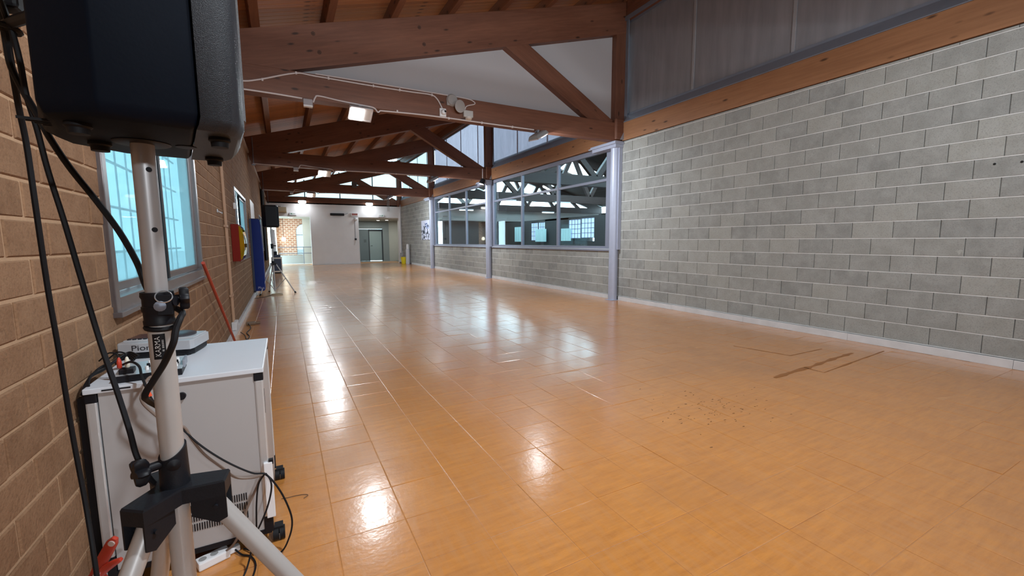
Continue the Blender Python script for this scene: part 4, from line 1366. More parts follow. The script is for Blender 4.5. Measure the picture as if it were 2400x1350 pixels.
MB().cyl((0.10, 0, 0.025), (0.16, 0, 0.025), 0.018, n=10).build('tip', plain('brown_plug', (0.16, 0.10, 0.06), 0.5), t)
# flight case with odds and ends, far left
t = thing('flight_case', (-0.27, 20.35, 0), 'navy flight case with pale edges near the far left corner', 'case')
MB().box(-0.18, 0.18, -0.25, 0.25, 0.05, 0.64).build('case_body', NAVY, t, bevel=0.004)
e = MB()
for x in (-0.18, 0.18):
    for y in (-0.25, 0.25):
        e.box(x - 0.016, x + 0.016, y - 0.016, y + 0.016, 0.05, 0.66)
for z in (0.05, 0.60):
    for x in (-0.18, 0.18):
        e.box(x - 0.017, x + 0.017, -0.25, 0.25, z, z + 0.055)
    for y in (-0.25, 0.25):
        e.box(-0.18, 0.18, y - 0.017, y + 0.017, z, z + 0.055)
e.build('edging', plain('pale_edging', (0.62, 0.52, 0.44), 0.4, 0.2), t)
MB().box(-0.14, 0.14, -0.2, 0.2, 0.0, 0.05).build('skid', BLACKR, t)
t = thing('equipment_box', (-0.34, 20.35, 0.662), 'dark navy equipment box on top of the far flight case', 'box')
MB().box(-0.06, 0.22, -0.2, 0.2, 0.0, 0.10).build('box_body', NAVY, t, bevel=0.01)
MB().box(-0.02, 0.10, -0.12, 0.12, 0.10, 0.24).build('top_unit', BLACKP, t, bevel=0.01)
t = thing('paper_roll', (-0.33, 20.9, 0), 'tall white paper roll standing behind the far flight case', 'roll')
MB().cyl((0, 0, 0), (-0.04, 0.1, 1.80), 0.085, n=18).build('roll', WHITEPL, t, smooth=True)
MB().cyl((-0.04, 0.1, 1.80), (-0.0405, 0.101, 1.83), 0.03, n=12).build('core', plain('card_core', (0.35, 0.25, 0.15), 0.8), t)

# ------------------------------------------------------------------ white cabinet with deck and mixer
CX0, CX1, CY0, CY1 = -0.652, -0.105, 2.0, 2.61
t = thing('equipment_cabinet', ((CX0 + CX1) / 2, (CY0 + CY1) / 2, 0), 'white wheeled cabinet with vented back beside the brick wall, carrying a deck and a mixer', 'cabinet')
cb = t
W = True
MB().box(CX0 + 0.035, CX1 - 0.025, CY0 + 0.004, CY0 + 0.022, 0.075, 0.765).build('back_panel', CABW, t, W, bevel=0.002)
MB().box(CX0 + 0.012, CX0 + 0.030, CY0 + 0.03, CY1, 0.075, 0.765).build('side_panel', BLACKP, t, W)
MB().box(CX1 - 0.026, CX1 - 0.004, CY0 + 0.03, CY1 - 0.02, 0.075, 0.765).build('side_panel', CABW, t, W, bevel=0.002)
MB().box(CX0 + 0.03, CX1 - 0.03, CY1 - 0.02, CY1, 0.075, 0.765).build('door', CABW, t, W, bevel=0.002)
MB().box(CX0 - 0.002, CX1 + 0.004, CY0 - 0.006, CY1 + 0.006, 0.765, 0.785).build('top_board', CABT, t, W, bevel=0.003)
MB().box(CX0 + 0.0, CX1 - 0.006, CY0, CY1, 0.055, 0.075).build('base_board', BLACKP, t, W)
for x, s in ((CX0, 1), (CX1, -1)):
    for y in (CY0, CY1 - 0.03):
        a, b = sorted((x, x + 0.032 * s))
        MB().box(a, b, y, y + 0.03, 0.11, 0.735).build('corner_post', plain('post_aluminium', (0.62, 0.64, 0.66), 0.35, 0.55, 0.04, 20), t, W, bevel=0.006)
        MB().box(a - 0.001, b + 0.001, y - 0.001, y + 0.031, 0.73, 0.775).build('corner_cap', BLACKP, t, W, bevel=0.003)
        MB().box(a - 0.001, b + 0.001, y - 0.001, y + 0.031, 0.06, 0.135).build('corner_cap', BLACKP, t, W, bevel=0.003)
MB().box(CX1 - 0.003, CX1 + 0.001, CY0 + 0.012, CY0 + 0.018, 0.585, 0.69).build('post_slot', BLACKP, t, W)
MB().box(CX0 - 0.029, CX0 - 0.001, CY0 + 0.03, CY0 + 0.06, 0.02, 0.745).build('black_strip', BLACKP, t, W)  # black strip put in for the shaded gap between cabinet and wall
MB().box(CX1 - 0.02, CX1 + 0.012, CY0 - 0.012, CY0 + 0.006, 0.13, 0.375).build('wing_plate', WHITEPL, t, W, bevel=0.003)
MB().box(CX1 + 0.000, CX1 + 0.016, CY0 - 0.008, CY0 + 0.010, 0.365, 0.385).build('wing_catch', BLACKP, t, W)
MB().cyl((-0.377, CY0 + 0.006, 0.712), (-0.377, CY0 - 0.008, 0.712), 0.014, n=16).build('cam_lock', BLACKP, t, W, smooth=True)
MB().box(CX0 + 0.05, CX0 + 0.13, CY0 - 0.0075, CY0 - 0.0055, 0.772, 0.777).build('black_strip', BLACKP, t, W)
vt = MB()
for row in range(3):
    z0 = 0.150 + row * 0.040
    for x0, cnt in ((-0.565, 10), (-0.385, 24)):
        for k in range(cnt):
            x = x0 + k * 0.0082
            vt.box(x, x + 0.0036, CY0 + 0.0015, CY0 + 0.006, z0, z0 + 0.030)
tag(vt.build('vent_slots', BLACKP, t, W), kind='stuff')
for x in (CX0 + 0.05, CX1 - 0.005):
    for y in (CY0 + 0.03, CY1 - 0.04):
        cs = MB().cyl((x, y, 0.028), (x + 0.022, y, 0.028), 0.028, n=18).cyl((x + 0.026, y, 0.028), (x + 0.046, y, 0.028), 0.028, n=18)
        cs.box(x + 0.006, x + 0.040, y - 0.012, y + 0.03, 0.03, 0.062)
        cs.build('caster', BLACKR, t, W, smooth=True)

Rz = Matrix.Rotation(R(-10), 4, 'Z')
t = thing('media_player', (-0.515, 2.46, 0.785), 'silver disc deck marked on its front, standing on the white cabinet against the wall', 'player')
t.rotation_euler = (0, 0, R(-11))
SILV = plain('silver_paint', (0.50, 0.51, 0.54), 0.35, 0.35, 0.03, 20)
MB().prism([(-0.135, -0.075, 0.032), (0.135, -0.075, 0.032), (0.142, -0.05, 0.032), (0.142, 0.125, 0.032), (-0.142, 0.125, 0.032), (-0.142, -0.05, 0.032)], (0, 0, 0.043)).build('body', SILV, t, bevel=0.004)
MB().prism([(-0.125, -0.06, 0.004), (0.12, -0.06, 0.004), (0.135, -0.03, 0.004), (0.135, 0.12, 0.004), (-0.135, 0.12, 0.004), (-0.135, -0.03, 0.004)], (0, 0, 0.030)).build('lower_body', BLACKP, t, bevel=0.008)
MB().box(-0.135, 0.135, -0.03, 0.12, 0.0745, 0.080).build('top_plate', plain('top_silver', (0.62, 0.63, 0.66), 0.25, 0.4, 0.03, 20), t, bevel=0.003)
MB().lathe([(0.072, 0), (0.072, 0.008), (0.060, 0.012), (0.001, 0.012)], (0.045, 0.045, 0.079), n=28).build('jog_wheel', plain('jog_dark', (0.05, 0.05, 0.06), 0.3, 0.3), t, smooth=True)
MB().prism([(-0.13, 0.0, 0.0795), (-0.05, 0.0, 0.0795), (-0.05, 0.105, 0.0795), (-0.13, 0.105, 0.0795)], (0, 0, 0.003)).build('display', plain('display_dark', (0.06, 0.03, 0.035), 0.2), t)
for k in range(4):
    MB().cyl((-0.118 + 0.02 * k, -0.016, 0.079), (-0.118 + 0.02 * k, -0.016, 0.084), 0.007, n=10).build('button', BLACKP, t)
for a in (-0.11, 0.11):
    for b in (-0.04, 0.10):
        MB().cyl((a, b, 0), (a, b, 0.006), 0.012, n=10).build('foot', BLACKR, t)
text_obj('maker_name', 'Pioneer', 0.034, TEXTB, t, (-0.02, -0.0755, 0.052), (R(90), 0, 0), 0.0005, 'CENTER', 1.25)

t = thing('audio_mixer', (-0.48, 2.10, 0.785), 'small silver and black audio mixer on the front edge of the white cabinet', 'mixer')
t.rotation_euler = (0, 0, R(4))
MB().box(-0.10, 0.10, -0.07, 0.08, 0.0, 0.026).build('case', BLACKP, t, bevel=0.003)
MB().prism([(-0.10, -0.07, 0.0262), (-0.10, 0.08, 0.0262), (-0.10, 0.08, 0.040)], (0.2, 0, 0)).build('face_plate', plain('mixer_silver', (0.55, 0.56, 0.58), 0.3, 0.5, 0.05, 30), t)
for k in range(5):
    for j in range(3):
        x, y = -0.01 + 0.022 * k, -0.03 + 0.032 * j
        z = 0.0262 + (y + 0.07) * 0.092
        MB().cyl((x, y, z - 0.001), (x, y, z + 0.014), 0.0062, 0.0050, n=10).build('knob', BLACKP if (k + j) % 2 else TEXTW, t)
MB().box(-0.088, -0.045, -0.055, -0.01, 0.027, 0.046).build('socket_block', BLACKP, t, bevel=0.003)
MB().box(0.098, 0.106, -0.03, 0.06, 0.02, 0.05).build('side_fin', BRACK, t, bevel=0.002)
for x, mt, lb in ((-0.578, REDP, 'red phono plug in the mixer socket'), (-0.555, plain('cream_plug', (0.78, 0.72, 0.60), 0.4), 'cream phono plug in the mixer socket, right of the red one')):
    p = thing('phono_plug', (x + 0.012, 2.066, 0.832), lb, 'plug')
    MB().lathe([(0.0055, 0), (0.0078, 0.004), (0.0078, 0.024), (0.005, 0.036), (0.0022, 0.042)], n=12).build('sleeve', mt, p, smooth=True)
    MB().tube([(0, 0, 0.040), (-0.006, 0.004, 0.055), (-0.03, 0.02, 0.058), (-0.055, 0.06, 0.04), (-0.085, 0.10, 0.015)], 0.0028, 6).build('lead', BLACKR, p)
mb = MB()
for k in range(5):
    d = 0.005 * (k - 2)
    mb.tube([(-0.655 + d, 2.02, 0.76), (-0.652 + d * .5, 2.06, 0.80 + 0.004 * k), (-0.638 + d, 2.16, 0.812 + abs(d)), (-0.61 + d, 2.22, 0.835 + d), (-0.575, 2.225 + d, 0.845 + d), (-0.545 + d, 2.175, 0.84 + d)], 0.0042, 6)
tag(mb.build('cable_bundle', BLACKR), 'bundle of black leads behind the mixer at the wall side of the cabinet', 'cable')
mb = MB().tube([(-0.57, 2.10, 0.835), (-0.52, 2.02, 0.862), (-0.49, 1.985, 0.85), (-0.482, 1.97, 0.816), (-0.47, 1.955, 0.782), (-0.462, 1.95, 0.749), (-0.449, 1.95, 0.714), (-0.42, 1.96, 0.65), (-0.38, 1.965, 0.61)], 0.0042, 6)
t = tag(mb.build('audio_lead', BLACKR), 'black audio lead with a red marker dropping from the mixer over the cabinet edge', 'cable')
MB().cyl((-0.467, 1.951, 0.765), (-0.459, 1.949, 0.742), 0.0075, n=8).build('marker', plain('orange_marker', (0.75, 0.09, 0.03), 0.4), t)


def cable(name, pts, r, mat, label, cat='cable', group=None):
    return tag(MB().tube(pts, r, 8, 6).build(name, mat, smooth=True), label, cat, group)


cable('cable', [(-0.41, 1.95, 0.66), (-0.367, 1.93, 0.60), (-0.317, 1.92, 0.531), (-0.242, 1.91, 0.453), (-0.161, 1.90, 0.39), (-0.115, 1.90, 0.371), (-0.077, 1.90, 0.308), (-0.047, 1.90, 0.225), (-0.032, 1.90, 0.144), (-0.047, 1.90, 0.073), (-0.085, 1.91, 0.012), (-0.16, 1.96, 0.006)],
      0.0036, BLACKR, 'black cable looping out past the right edge of the white cabinet to the floor')
cable('cable', [(-0.117, 1.915, 0.368), (-0.143, 1.93, 0.321), (-0.155, 1.93, 0.242), (-0.161, 1.93, 0.15), (-0.17, 1.95, 0.03), (-0.22, 2.02, 0.006)], 0.0032, BLACKR, 'thin black cable hanging straight down over the right part of the cabinet back')
cable('cable', [(-0.114, 1.905, 0.372), (-0.098, 1.88, 0.352), (-0.098, 1.88, 0.307), (-0.116, 1.88, 0.24), (-0.144, 1.88, 0.176), (-0.169, 1.88, 0.129), (-0.189, 1.88, 0.045), (-0.21, 1.84, 0.006), (-0.25, 1.75, 0.006)], 0.0034, BLACKR,
      'black cable curving left from the tied loop toward the tripod leg')
BRC = plain('brown_cable_sheath', (0.20, 0.145, 0.115), 0.5, 0, 0.1, 30)
cable('mains_cable', [(-0.44, 2.03, 0.80), (-0.468, 1.985, 0.80), (-0.478, 1.94, 0.76), (-0.479, 1.93, 0.735), (-0.461, 1.93, 0.699), (-0.41, 1.93, 0.632), (-0.367, 1.93, 0.614), (-0.345, 1.93, 0.559), (-0.311, 1.93, 0.491), (-0.26, 1.93, 0.425), (-0.219, 1.93, 0.373), (-0.165, 1.93, 0.355), (-0.123, 1.93, 0.357),
                      (-0.129, 1.95, 0.349), (-0.158, 1.95, 0.287), (-0.193, 1.95, 0.214), (-0.208, 1.95, 0.154), (-0.244, 1.96, 0.08), (-0.28, 2.0, 0.03)], 0.0048, BRC, 'brown grey mains cable sagging across the cabinet back to its right corner')
cable('floor_cable', [(-0.26, 2.03, 0.02), (-0.225, 1.98, 0.008), (-0.19, 1.95, 0.007), (-0.17, 1.88, 0.007), (-0.185, 1.78, 0.007), (-0.20, 1.70, 0.007)], 0.0034, BLACKR, 'black lead on the floor running from the white power strip')
cable('hair_tangle', [(-0.08, 2.35, 0.003), (-0.05, 2.345, 0.003), (-0.02, 2.345, 0.003), (0.02, 2.335, 0.004), (0.04, 2.32, 0.003), (0.02, 2.30, 0.003)], 0.0016, plain('dust_brown', (0.12, 0.06, 0.03), 0.8), 'dark wisp of dust on the orange floor right of the cabinet', 'dust')
t = thing('power_strip', (-0.315, 2.0, 0), 'white power strip lying on the floor under the cabinet edge', 'power strip')
t.rotation_euler = (0, 0, R(22))
MB().box(-0.065, 0.045, -0.025, 0.025, 0.002, 0.036).build('strip_body', WHITEPL, t, bevel=0.006)
MB().box(0.04, 0.085, -0.012, 0.012, 0.004, 0.028).build('strip_end', WHITEPL, t, bevel=0.005)
for k in range(2):
    MB().cyl((-0.045 + 0.04 * k, 0, 0.036), (-0.045 + 0.04 * k, 0, 0.0366), 0.014, n=14).build('outlet', plain('outlet_grey', (0.3, 0.3, 0.3), 0.5), t)

# red spring clamp leaning at the wall side of the cabinet
t = thing('spring_clamp', (-0.60, 1.84, 0), 'red spring clamp standing in the gap between brick wall and cabinet', 'clamp')
o_ = Vector((-0.60, 1.84, 0))
def strip_(pts, w, th):
    pts = [Vector(p) - o_ for p in pts]
    mb = MB()
    vw = Vector((0.86, -0.35, 0.2)).normalized()
    rings = []
    for i, p in enumerate(pts):
        tt = (pts[min(i + 1, len(pts) - 1)] - pts[max(0, i - 1)]).normalized()
        depth = Vector((0.28, 0.95, 0.1)).normalized()
        side = tt.cross(depth).normalized()
        ww = w[i] if isinstance(w, (list, tuple)) else w
        rings.append([p + side * ww / 2 + depth * th / 2, p - side * ww / 2 + depth * th / 2, p - side * ww / 2 - depth * th / 2, p + side * ww / 2 - depth * th / 2])
    return mb.loft(rings)
ha = strip_([(-0.556, 1.815, 0.310), (-0.568, 1.825, 0.290), (-0.590, 1.84, 0.250), (-0.615, 1.86, 0.205), (-0.635, 1.87, 0.165)], [0.016, 0.034, 0.036, 0.036, 0.030], 0.014)
ha.build('handle', REDP, t, bevel=0.004, smooth=True)
MB().cyl(Vector((-0.5665, 1.8155, 0.293)) - o_, Vector((-0.568, 1.8115, 0.2925)) - o_, 0.010, n=16).build('hang_hole', plain('hole_pale', (0.55, 0.45, 0.42), 0.6), t)
strip_([(-0.548, 1.82, 0.225), (-0.572, 1.83, 0.212), (-0.60, 1.85, 0.190), (-0.625, 1.86, 0.160)], [0.012, 0.022, 0.028, 0.026], 0.014).build('handle', REDP, t, bevel=0.004, smooth=True)
strip_([(-0.635, 1.87, 0.168), (-0.640, 1.865, 0.10), (-0.615, 1.85, 0.03), (-0.605, 1.845, 0.004)], [0.036, 0.036, 0.026, 0.016], 0.016).build('jaw', REDP, t, bevel=0.004, smooth=True)
strip_([(-0.622, 1.86, 0.168), (-0.600, 1.86, 0.10), (-0.598, 1.85, 0.03), (-0.602, 1.845, 0.004)], [0.030, 0.030, 0.022, 0.014], 0.016).build('jaw', REDP, t, bevel=0.004, smooth=True)
MB().cyl(Vector((-0.626, 1.845, 0.165)) - o_, Vector((-0.632, 1.885, 0.168)) - o_, 0.012, n=14).build('pivot', ALUL, t, smooth=True)

# ------------------------------------------------------------------ near speaker stand
PX, PY = -0.1675, 0.795
t = thing('speaker_stand', (PX, PY, 0), 'grey tripod speaker stand close to the camera in front of the cabinet', 'stand')
MB().cyl((0, 0, 0.16), (0, 0, 1.190), 0.0152, n=28).build('lower_tube', POLEM, t, smooth=True)
MB().cyl((0, 0, 1.15), (0, 0, 1.475), 0.0136, n=28).build('upper_tube', plain('upper_tube_steel', (0.42, 0.40, 0.40), 0.36, 0.35, 0.05, 30), t, smooth=True)
tow = Vector((CAM.x - PX, CAM.y - PY, 0)).normalized()
side = Vector((-tow.y, tow.x, 0))
if side.x < 0:
    side = -side                              # towards the right of the picture
for z, k in ((1.402, 0.35), (1.318, 0.35)):
    dn = (tow + side * k).normalized()
    MB().cyl(dn * 0.0128, dn * 0.0140, 0.0036, n=14).build('pin_hole', BLACKP, t).location = (0, 0, z)
cl = MB().lathe([(0.0138, 1.228), (0.0196, 1.228), (0.0202, 1.222), (0.0184, 1.218), (0.0184, 1.208), (0.0198, 1.207), (0.0198, 1.201), (0.0184, 1.199), (0.0180, 1.188), (0.0192, 1.186), (0.0188, 1.180), (0.0150, 1.180)], n=28)
cl.build('clamp_collar', BLACKP, t, smooth=True)
b_ = MB()
d0 = (side * 0.8 + tow * 0.6).normalized()
b_.cyl(d0 * 0.014 + Vector((0, 0, 1.213)), d0 * 0.026 + Vector((0, 0, 1.214)), 0.0072, n=14)
b_.box(-0.006, 0.010, -0.006, 0.006, 1.196, 1.224, Matrix.Translation(tow * 0.0180 + side * 0.006))
b_.build('clamp_lug', BLACKP, t, smooth=True)
MB().cyl(side * 0.017 + Vector((0, 0, 1.216)), side * 0.027 + Vector((0, 0, 1.216)), 0.006, n=12).build('knob_stem', BLACKP, t)
kn = MB()
q = side.to_track_quat('Z', 'Y')
rings = []
for z_, sc in ((0, 0.9), (0.002, 1), (0.009, 1), (0.0115, 0.88)):
    rings.append([side * (0.0255 + z_) + q @ Vector(((0.0160 + 0.0025 * math.cos(6 * a)) * sc * math.cos(a), (0.0160 + 0.0025 * math.cos(6 * a)) * sc * math.sin(a), 0)) + Vector((0, 0, 1.216)) for a in [2 * PI * i / 36 for i in range(36)]])
kn.loft(rings).build('clamp_knob', BLACKP, t, smooth=True)
MB().ring(tow * 0.024 + side * 0.007 + Vector((0, 0, 1.2225)), (tow * 0.8 + Vector((0, 0, 0.6))).normalized(), 0.0098, 0.0009, 28, 6).build('pull_ring', ALUL, t, smooth=True)
MB().lathe([(0.0001, 0), (0.007, 0.001), (0.0075, 0.006), (0.004, 0.009), (0.0001, 0.0095)], tow * 0.0185 + side * 0.002 + Vector((0, 0, 1.209)), tow, 14).build('pin_head', STEELD, t, smooth=True)
MB().ring((0, 0, 1.1755), (0.08, -0.1, 1), 0.0162, 0.0036, 28, 8).build('cable_tie', BLACKR, t, smooth=True)
# maker's label wrapped on the tube, facing the camera
lab_c = (tow * 1.0 + side * -0.22).normalized()
a0 = math.atan2(lab_c.y, lab_c.x)
lb = MB()
lr = 0.0155
hw = 0.50
rings = [[Vector((lr * math.cos(a0 + hw * (2 * i / 10 - 1)), lr * math.sin(a0 + hw * (2 * i / 10 - 1)), z)) for i in range(11)] for z in (1.130, 1.1675)]
lb.loft(rings, cap=False, closed=False)
lb.build('maker_label', BLACKP, t)


def wrap_text(name, body, size, mat, zc_t, aoff, sx):
    o = text_obj(name, body, size, mat, t, (0, 0, 0), (0, 0, 0), 0.0, 'CENTER', sx)
    for v in o.data.vertices:
        u, w_ = v.co.x, v.co.y                # reading direction u runs up the tube, w_ across it
        ang = a0 + aoff - w_ / 0.0157
        v.co = Vector((0.0157 * math.cos(ang), 0.0157 * math.sin(ang), zc_t + u))
    return o


wrap_text('label_name', 'KARMA', 0.0095, TEXTW, 1.1488, -0.09, 0.94)
wrap_text('label_line', 'll lllllllll', 0.0034, TEXTW, 1.1500, 0.30, 1.9)

co = MB().lathe([(0.0196, 1.0), (0.0235, 1.0), (0.0225, 1.0), (0.0238, 0.930), (0.0196, 0.930)], n=28)
cm = []
for i in range(32):                            # collar with its upper rim cut at a slant
    a = 2 * PI * i / 32
    d_ = Vector((math.cos(a), math.sin(a), 0))
    slant = 0.5 * (1 + d_.dot(side * 0.85 - tow * 0.5))
    cm.append((d_, 0.974 + 0.020 * slant))
mb = MB()
mb.loft([[d_ * 0.0153 + Vector((0, 0, h)) for d_, h in cm], [d_ * 0.0178 + Vector((0, 0, h)) for d_, h in cm], [d_ * 0.0192 + Vector((0, 0, 0.928)) for d_, h in cm], [d_ * 0.0153 + Vector((0, 0, 0.928)) for d_, h in cm]], cap=False)
mb.build('hub_collar', HUBP, t, smooth=True)
LEGA = (R(-6), R(-126), R(114))
hub = MB()
poly = []
for a in LEGA[::-1] if False else sorted(LEGA):
    u = Vector((math.cos(a), math.sin(a), 0))
    v_ = Vector((-u.y, u.x, 0))
    poly += [u * 0.068 - v_ * 0.0185, u * 0.068 + v_ * 0.0185]
    am = a + PI / 3
    poly.append(Vector((math.cos(am), math.sin(am), 0)) * 0.0265)
top, bot = 0.930, 0.905
hub.loft([[p * 0.97 + Vector((0, 0, top)) for p in poly], [p + Vector((0, 0, top - 0.003)) for p in poly], [p + Vector((0, 0, bot)) for p in poly]])
for a in LEGA:                                 # two cheeks either side of every leg
    u = Vector((math.cos(a), math.sin(a), 0))
    v_ = Vector((-u.y, u.x, 0))
    for s in (-1, 1):
        p0 = [u * 0.022 + v_ * 0.0185 * s + Vector((0, 0, bot)), u * 0.068 + v_ * 0.0185 * s + Vector((0, 0, bot)), u * 0.068 + v_ * 0.0185 * s + Vector((0, 0, 0.868)), u * 0.055 + v_ * 0.0185 * s + Vector((0, 0, 0.862)), u * 0.022 + v_ * 0.0185 * s + Vector((0, 0, 0.880))]
        hub.prism(p0, v_ * -0.0028 * s)
hub.build('hub', HUBP, t, smooth=False)
for a in LEGA:
    u = Vector((math.cos(a), math.sin(a), 0))
    v_ = Vector((-u.y, u.x, 0))
    zt = 0.905
    p0 = u * (0.06 + 0.6 * (0.87 - zt)) + Vector((0, 0, zt))
    p1 = u * (0.06 + 0.6 * 0.855) + Vector((0, 0, 0.015))
    lg = MB().cyl(p0, p1, 0.0136, n=24).build('leg', POLEM, t, smooth=True)
    MB().cyl(p1 + (p0 - p1) * 0.05, p1 - (p0 - p1).normalized() * 0.012, 0.018, n=18).build('foot', BLACKR, lg, smooth=True)
    MB().cyl(u * 0.054 + v_ * 0.022 + Vector((0, 0, 0.890)), u * 0.054 - v_ * 0.022 + Vector((0, 0, 0.890)), 0.0032, n=10).build('pivot_bolt', HUBP, t)
    MB().cyl(u * 0.025 + Vector((0, 0, 0.30)), u * 0.285 + Vector((0, 0, 0.492)), 0.008, n=12).build('brace', POLEM, t)
MB().cyl((0, 0, 0.28), (0, 0, 0.32), 0.026, n=20).build('lower_collar', HUBP, t, smooth=True)
kd = (-side * 0.95 + tow * 0.30).normalized()
kz = Vector((0, 0, 0.968))
MB().cyl(kd * 0.015 + kz, kd * 0.033 + kz + Vector((0, 0, 0.0)), 0.0068, n=14).lathe([(0.001, 0), (0.008, 0.001), (0.009, 0.005), (0.001, 0.008)], tow * 0.0165 + kz + Vector((0, 0, 0.0)), tow, 12).build('knob_stem', BLACKP, t, smooth=True)
q = kd.to_track_quat('Z', 'Y')
kn = MB()
rings = []
for z_, sc in ((0, 0.55), (0.004, 0.9), (0.007, 1), (0.014, 1), (0.018, 0.85)):
    rings.append([kd * (0.030 + z_) + kz + q @ Vector(((0.0155 + 0.0058 * math.cos(5 * a)) * sc * math.cos(a), (0.0155 + 0.0058 * math.cos(5 * a)) * sc * math.sin(a), 0)) for a in [2 * PI * i / 40 for i in range(40)]])
kn.loft(rings).build('hub_knob', BLACKP, t, smooth=True)

# ------------------------------------------------------------------ near loudspeaker on the stand
t = thing('loudspeaker', (PX, PY, 1.44), 'big black loudspeaker close to the camera on the nearest stand', 'loudspeaker')
ax = Vector((0.985, 0.17, 0))                   # the way it faces
ay = Vector((-0.17, 0.985, 0))
SPK = plain('speaker_side_black', (0.0028, 0.0065, 0.015), 0.6, 0, 0.1, 30, 0.05, 0.0, 0.12)
SPKF = plain('speaker_front_textured', (0.012, 0.016, 0.024), 0.46, 0, 0.35, 160, 0.5, 0, 0.45)


def outl(pts, z, s=1.0, push=0.0):
    out = []
    c = Vector((0, 0, 0))
    for p in pts:
        p = Vector((p[0], p[1], 0))
        out.append(p + (p - c).normalized() * push + Vector((0, 0, z)))
    return out


# plan in world metres about the pole: rear, near side, seam, rounded front, far side
near = [(-0.232, 0.680), (-0.172, 0.645), (-0.083, 0.664)]
far_ = [(-0.128, 0.925), (-0.215, 0.912), (-0.268, 0.850)]
rear = [(-0.272, 0.800), (-0.249, 0.735)]
bodyp = [(x - PX, y - PY) for x, y in near + far_ + rear]
mb = MB()
mb.loft([outl(bodyp, 0.0, push=-0.016), outl(bodyp, 0.006, push=-0.006), outl(bodyp, 0.018, push=0.0), outl(bodyp, 0.42), outl(bodyp, 0.44, push=-0.012)])
mb.build('cabinet_shell', SPK, t, bevel=0.003, smooth=True)
frontp = [(-0.083, 0.664), (-0.064, 0.668), (-0.051, 0.676), (-0.044, 0.692), (-0.0405, 0.715), (-0.0565, 0.855), (-0.064, 0.890), (-0.075, 0.912), (-0.098, 0.924), (-0.128, 0.925)]
frontp = [(x - PX, y - PY) for x, y in frontp]
frontp = [(x + 0.0015, y) for x, y in frontp]
mb = MB()
mb.loft([outl(frontp, 0.0, push=-0.010), outl(frontp, 0.005, push=-0.004), outl(frontp, 0.014, push=0.0012), outl(frontp, 0.425, push=0.0012), outl(frontp, 0.44, push=-0.01)])
mb.build('front_moulding', SPKF, t, smooth=True)
gp = [(-0.0400, 0.722), (-0.0365, 0.735), (-0.0495, 0.838), (-0.0545, 0.850)]
gp = [(x - PX, y - PY) for x, y in gp]
MB().loft([outl(gp, 0.03), outl(gp, 0.41)]).build('grille', plain('perforated_grille', (0.20, 0.21, 0.22), 0.5, 0.5, 0.9, 420), t)
ft = MB()
def foot_at(x, y):
    MB().lathe([(0.0120, 0.004), (0.0130, -0.004), (0.0105, -0.006), (0.0100, -0.0125), (0.0001, -0.0130)], (x - PX, y - PY, 0), n=20).build('rubber_foot', BLACKR, t, smooth=True)
foot_at(-0.068, 0.715)
foot_at(-0.093, 0.880)
foot_at(-0.218, 0.815)
foot_at(-0.205, 0.700)
MB().lathe([(0.0138, 0.002), (0.032, 0.002), (0.033, -0.001), (0.030, -0.0025), (0.0138, -0.0025)], n=28).build('socket_flange', BLACKP, t, smooth=True)
for (x, y, r) in ((-0.118, 0.800, 0.013),):
    MB().lathe([(r, 0.001), (r, -0.001), (r * .8, -0.0015), (0.0001, -0.0012)], (x - PX, y - PY, 0), n=18).build('screw_plate', BLACKP, t, smooth=True)
for k in range(4):
    MB().box(-0.02 + 0.0, 0.02, -0.0012, 0.0012, -0.001, 0.002, Matrix.Translation((-0.075 + 0.004 * k, -0.075 + 0.010 * k, 0.004)) @ Matrix.Rotation(R(10), 4, 'Z')).build('cooling_slot', BLACKR, t)
MB().box(-0.012, 0.012, -0.004, 0.004, 0.14, 0.18, Matrix.Translation((-0.268 - PX - 0.005, 0.735 - PY, 0))).build('cable_socket', BLACKP, t)

# cables hanging from the back of the near loudspeaker
cable('speaker_cable', [(-0.30, 0.79, 1.66), (-0.341, 0.90, 1.655), (-0.344, 0.942, 1.634), (-0.350, 0.963, 1.578), (-0.359, 0.994, 1.516), (-0.362, 1.012, 1.46), (-0.364, 1.022, 1.35), (-0.369, 1.042, 1.218), (-0.37, 1.056, 1.104), (-0.37, 1.064, 0.989), (-0.368, 1.067, 0.902), (-0.359, 1.055, 0.794), (-0.346, 1.025, 0.67), (-0.34, 1.01, 0.40), (-0.36, 1.05, 0.008), (-0.42, 1.25, 0.006)],
      0.0042, BLACKR, 'leftmost black cable hanging from the near loudspeaker along the bricks')
cable('speaker_cable', [(-0.30, 0.80, 1.64), (-0.334, 0.92, 1.63), (-0.334, 0.935, 1.607), (-0.332, 0.941, 1.567), (-0.327, 0.932, 1.523), (-0.321, 0.935, 1.474), (-0.314, 0.934, 1.411), (-0.301, 0.929, 1.333), (-0.283, 0.908, 1.246), (-0.262, 0.884, 1.146), (-0.239, 0.851, 1.07), (-0.222, 0.823, 1.015), (-0.211, 0.803, 0.978), (-0.198, 0.812, 0.930), (-0.184, 0.848, 0.88), (-0.182, 0.862, 0.78), (-0.185, 0.877, 0.5), (-0.20, 0.90, 0.008), (-0.28, 1.0, 0.006)],
      0.0040, BLACKR, 'middle black cable running straight down to the tripod hub knob')
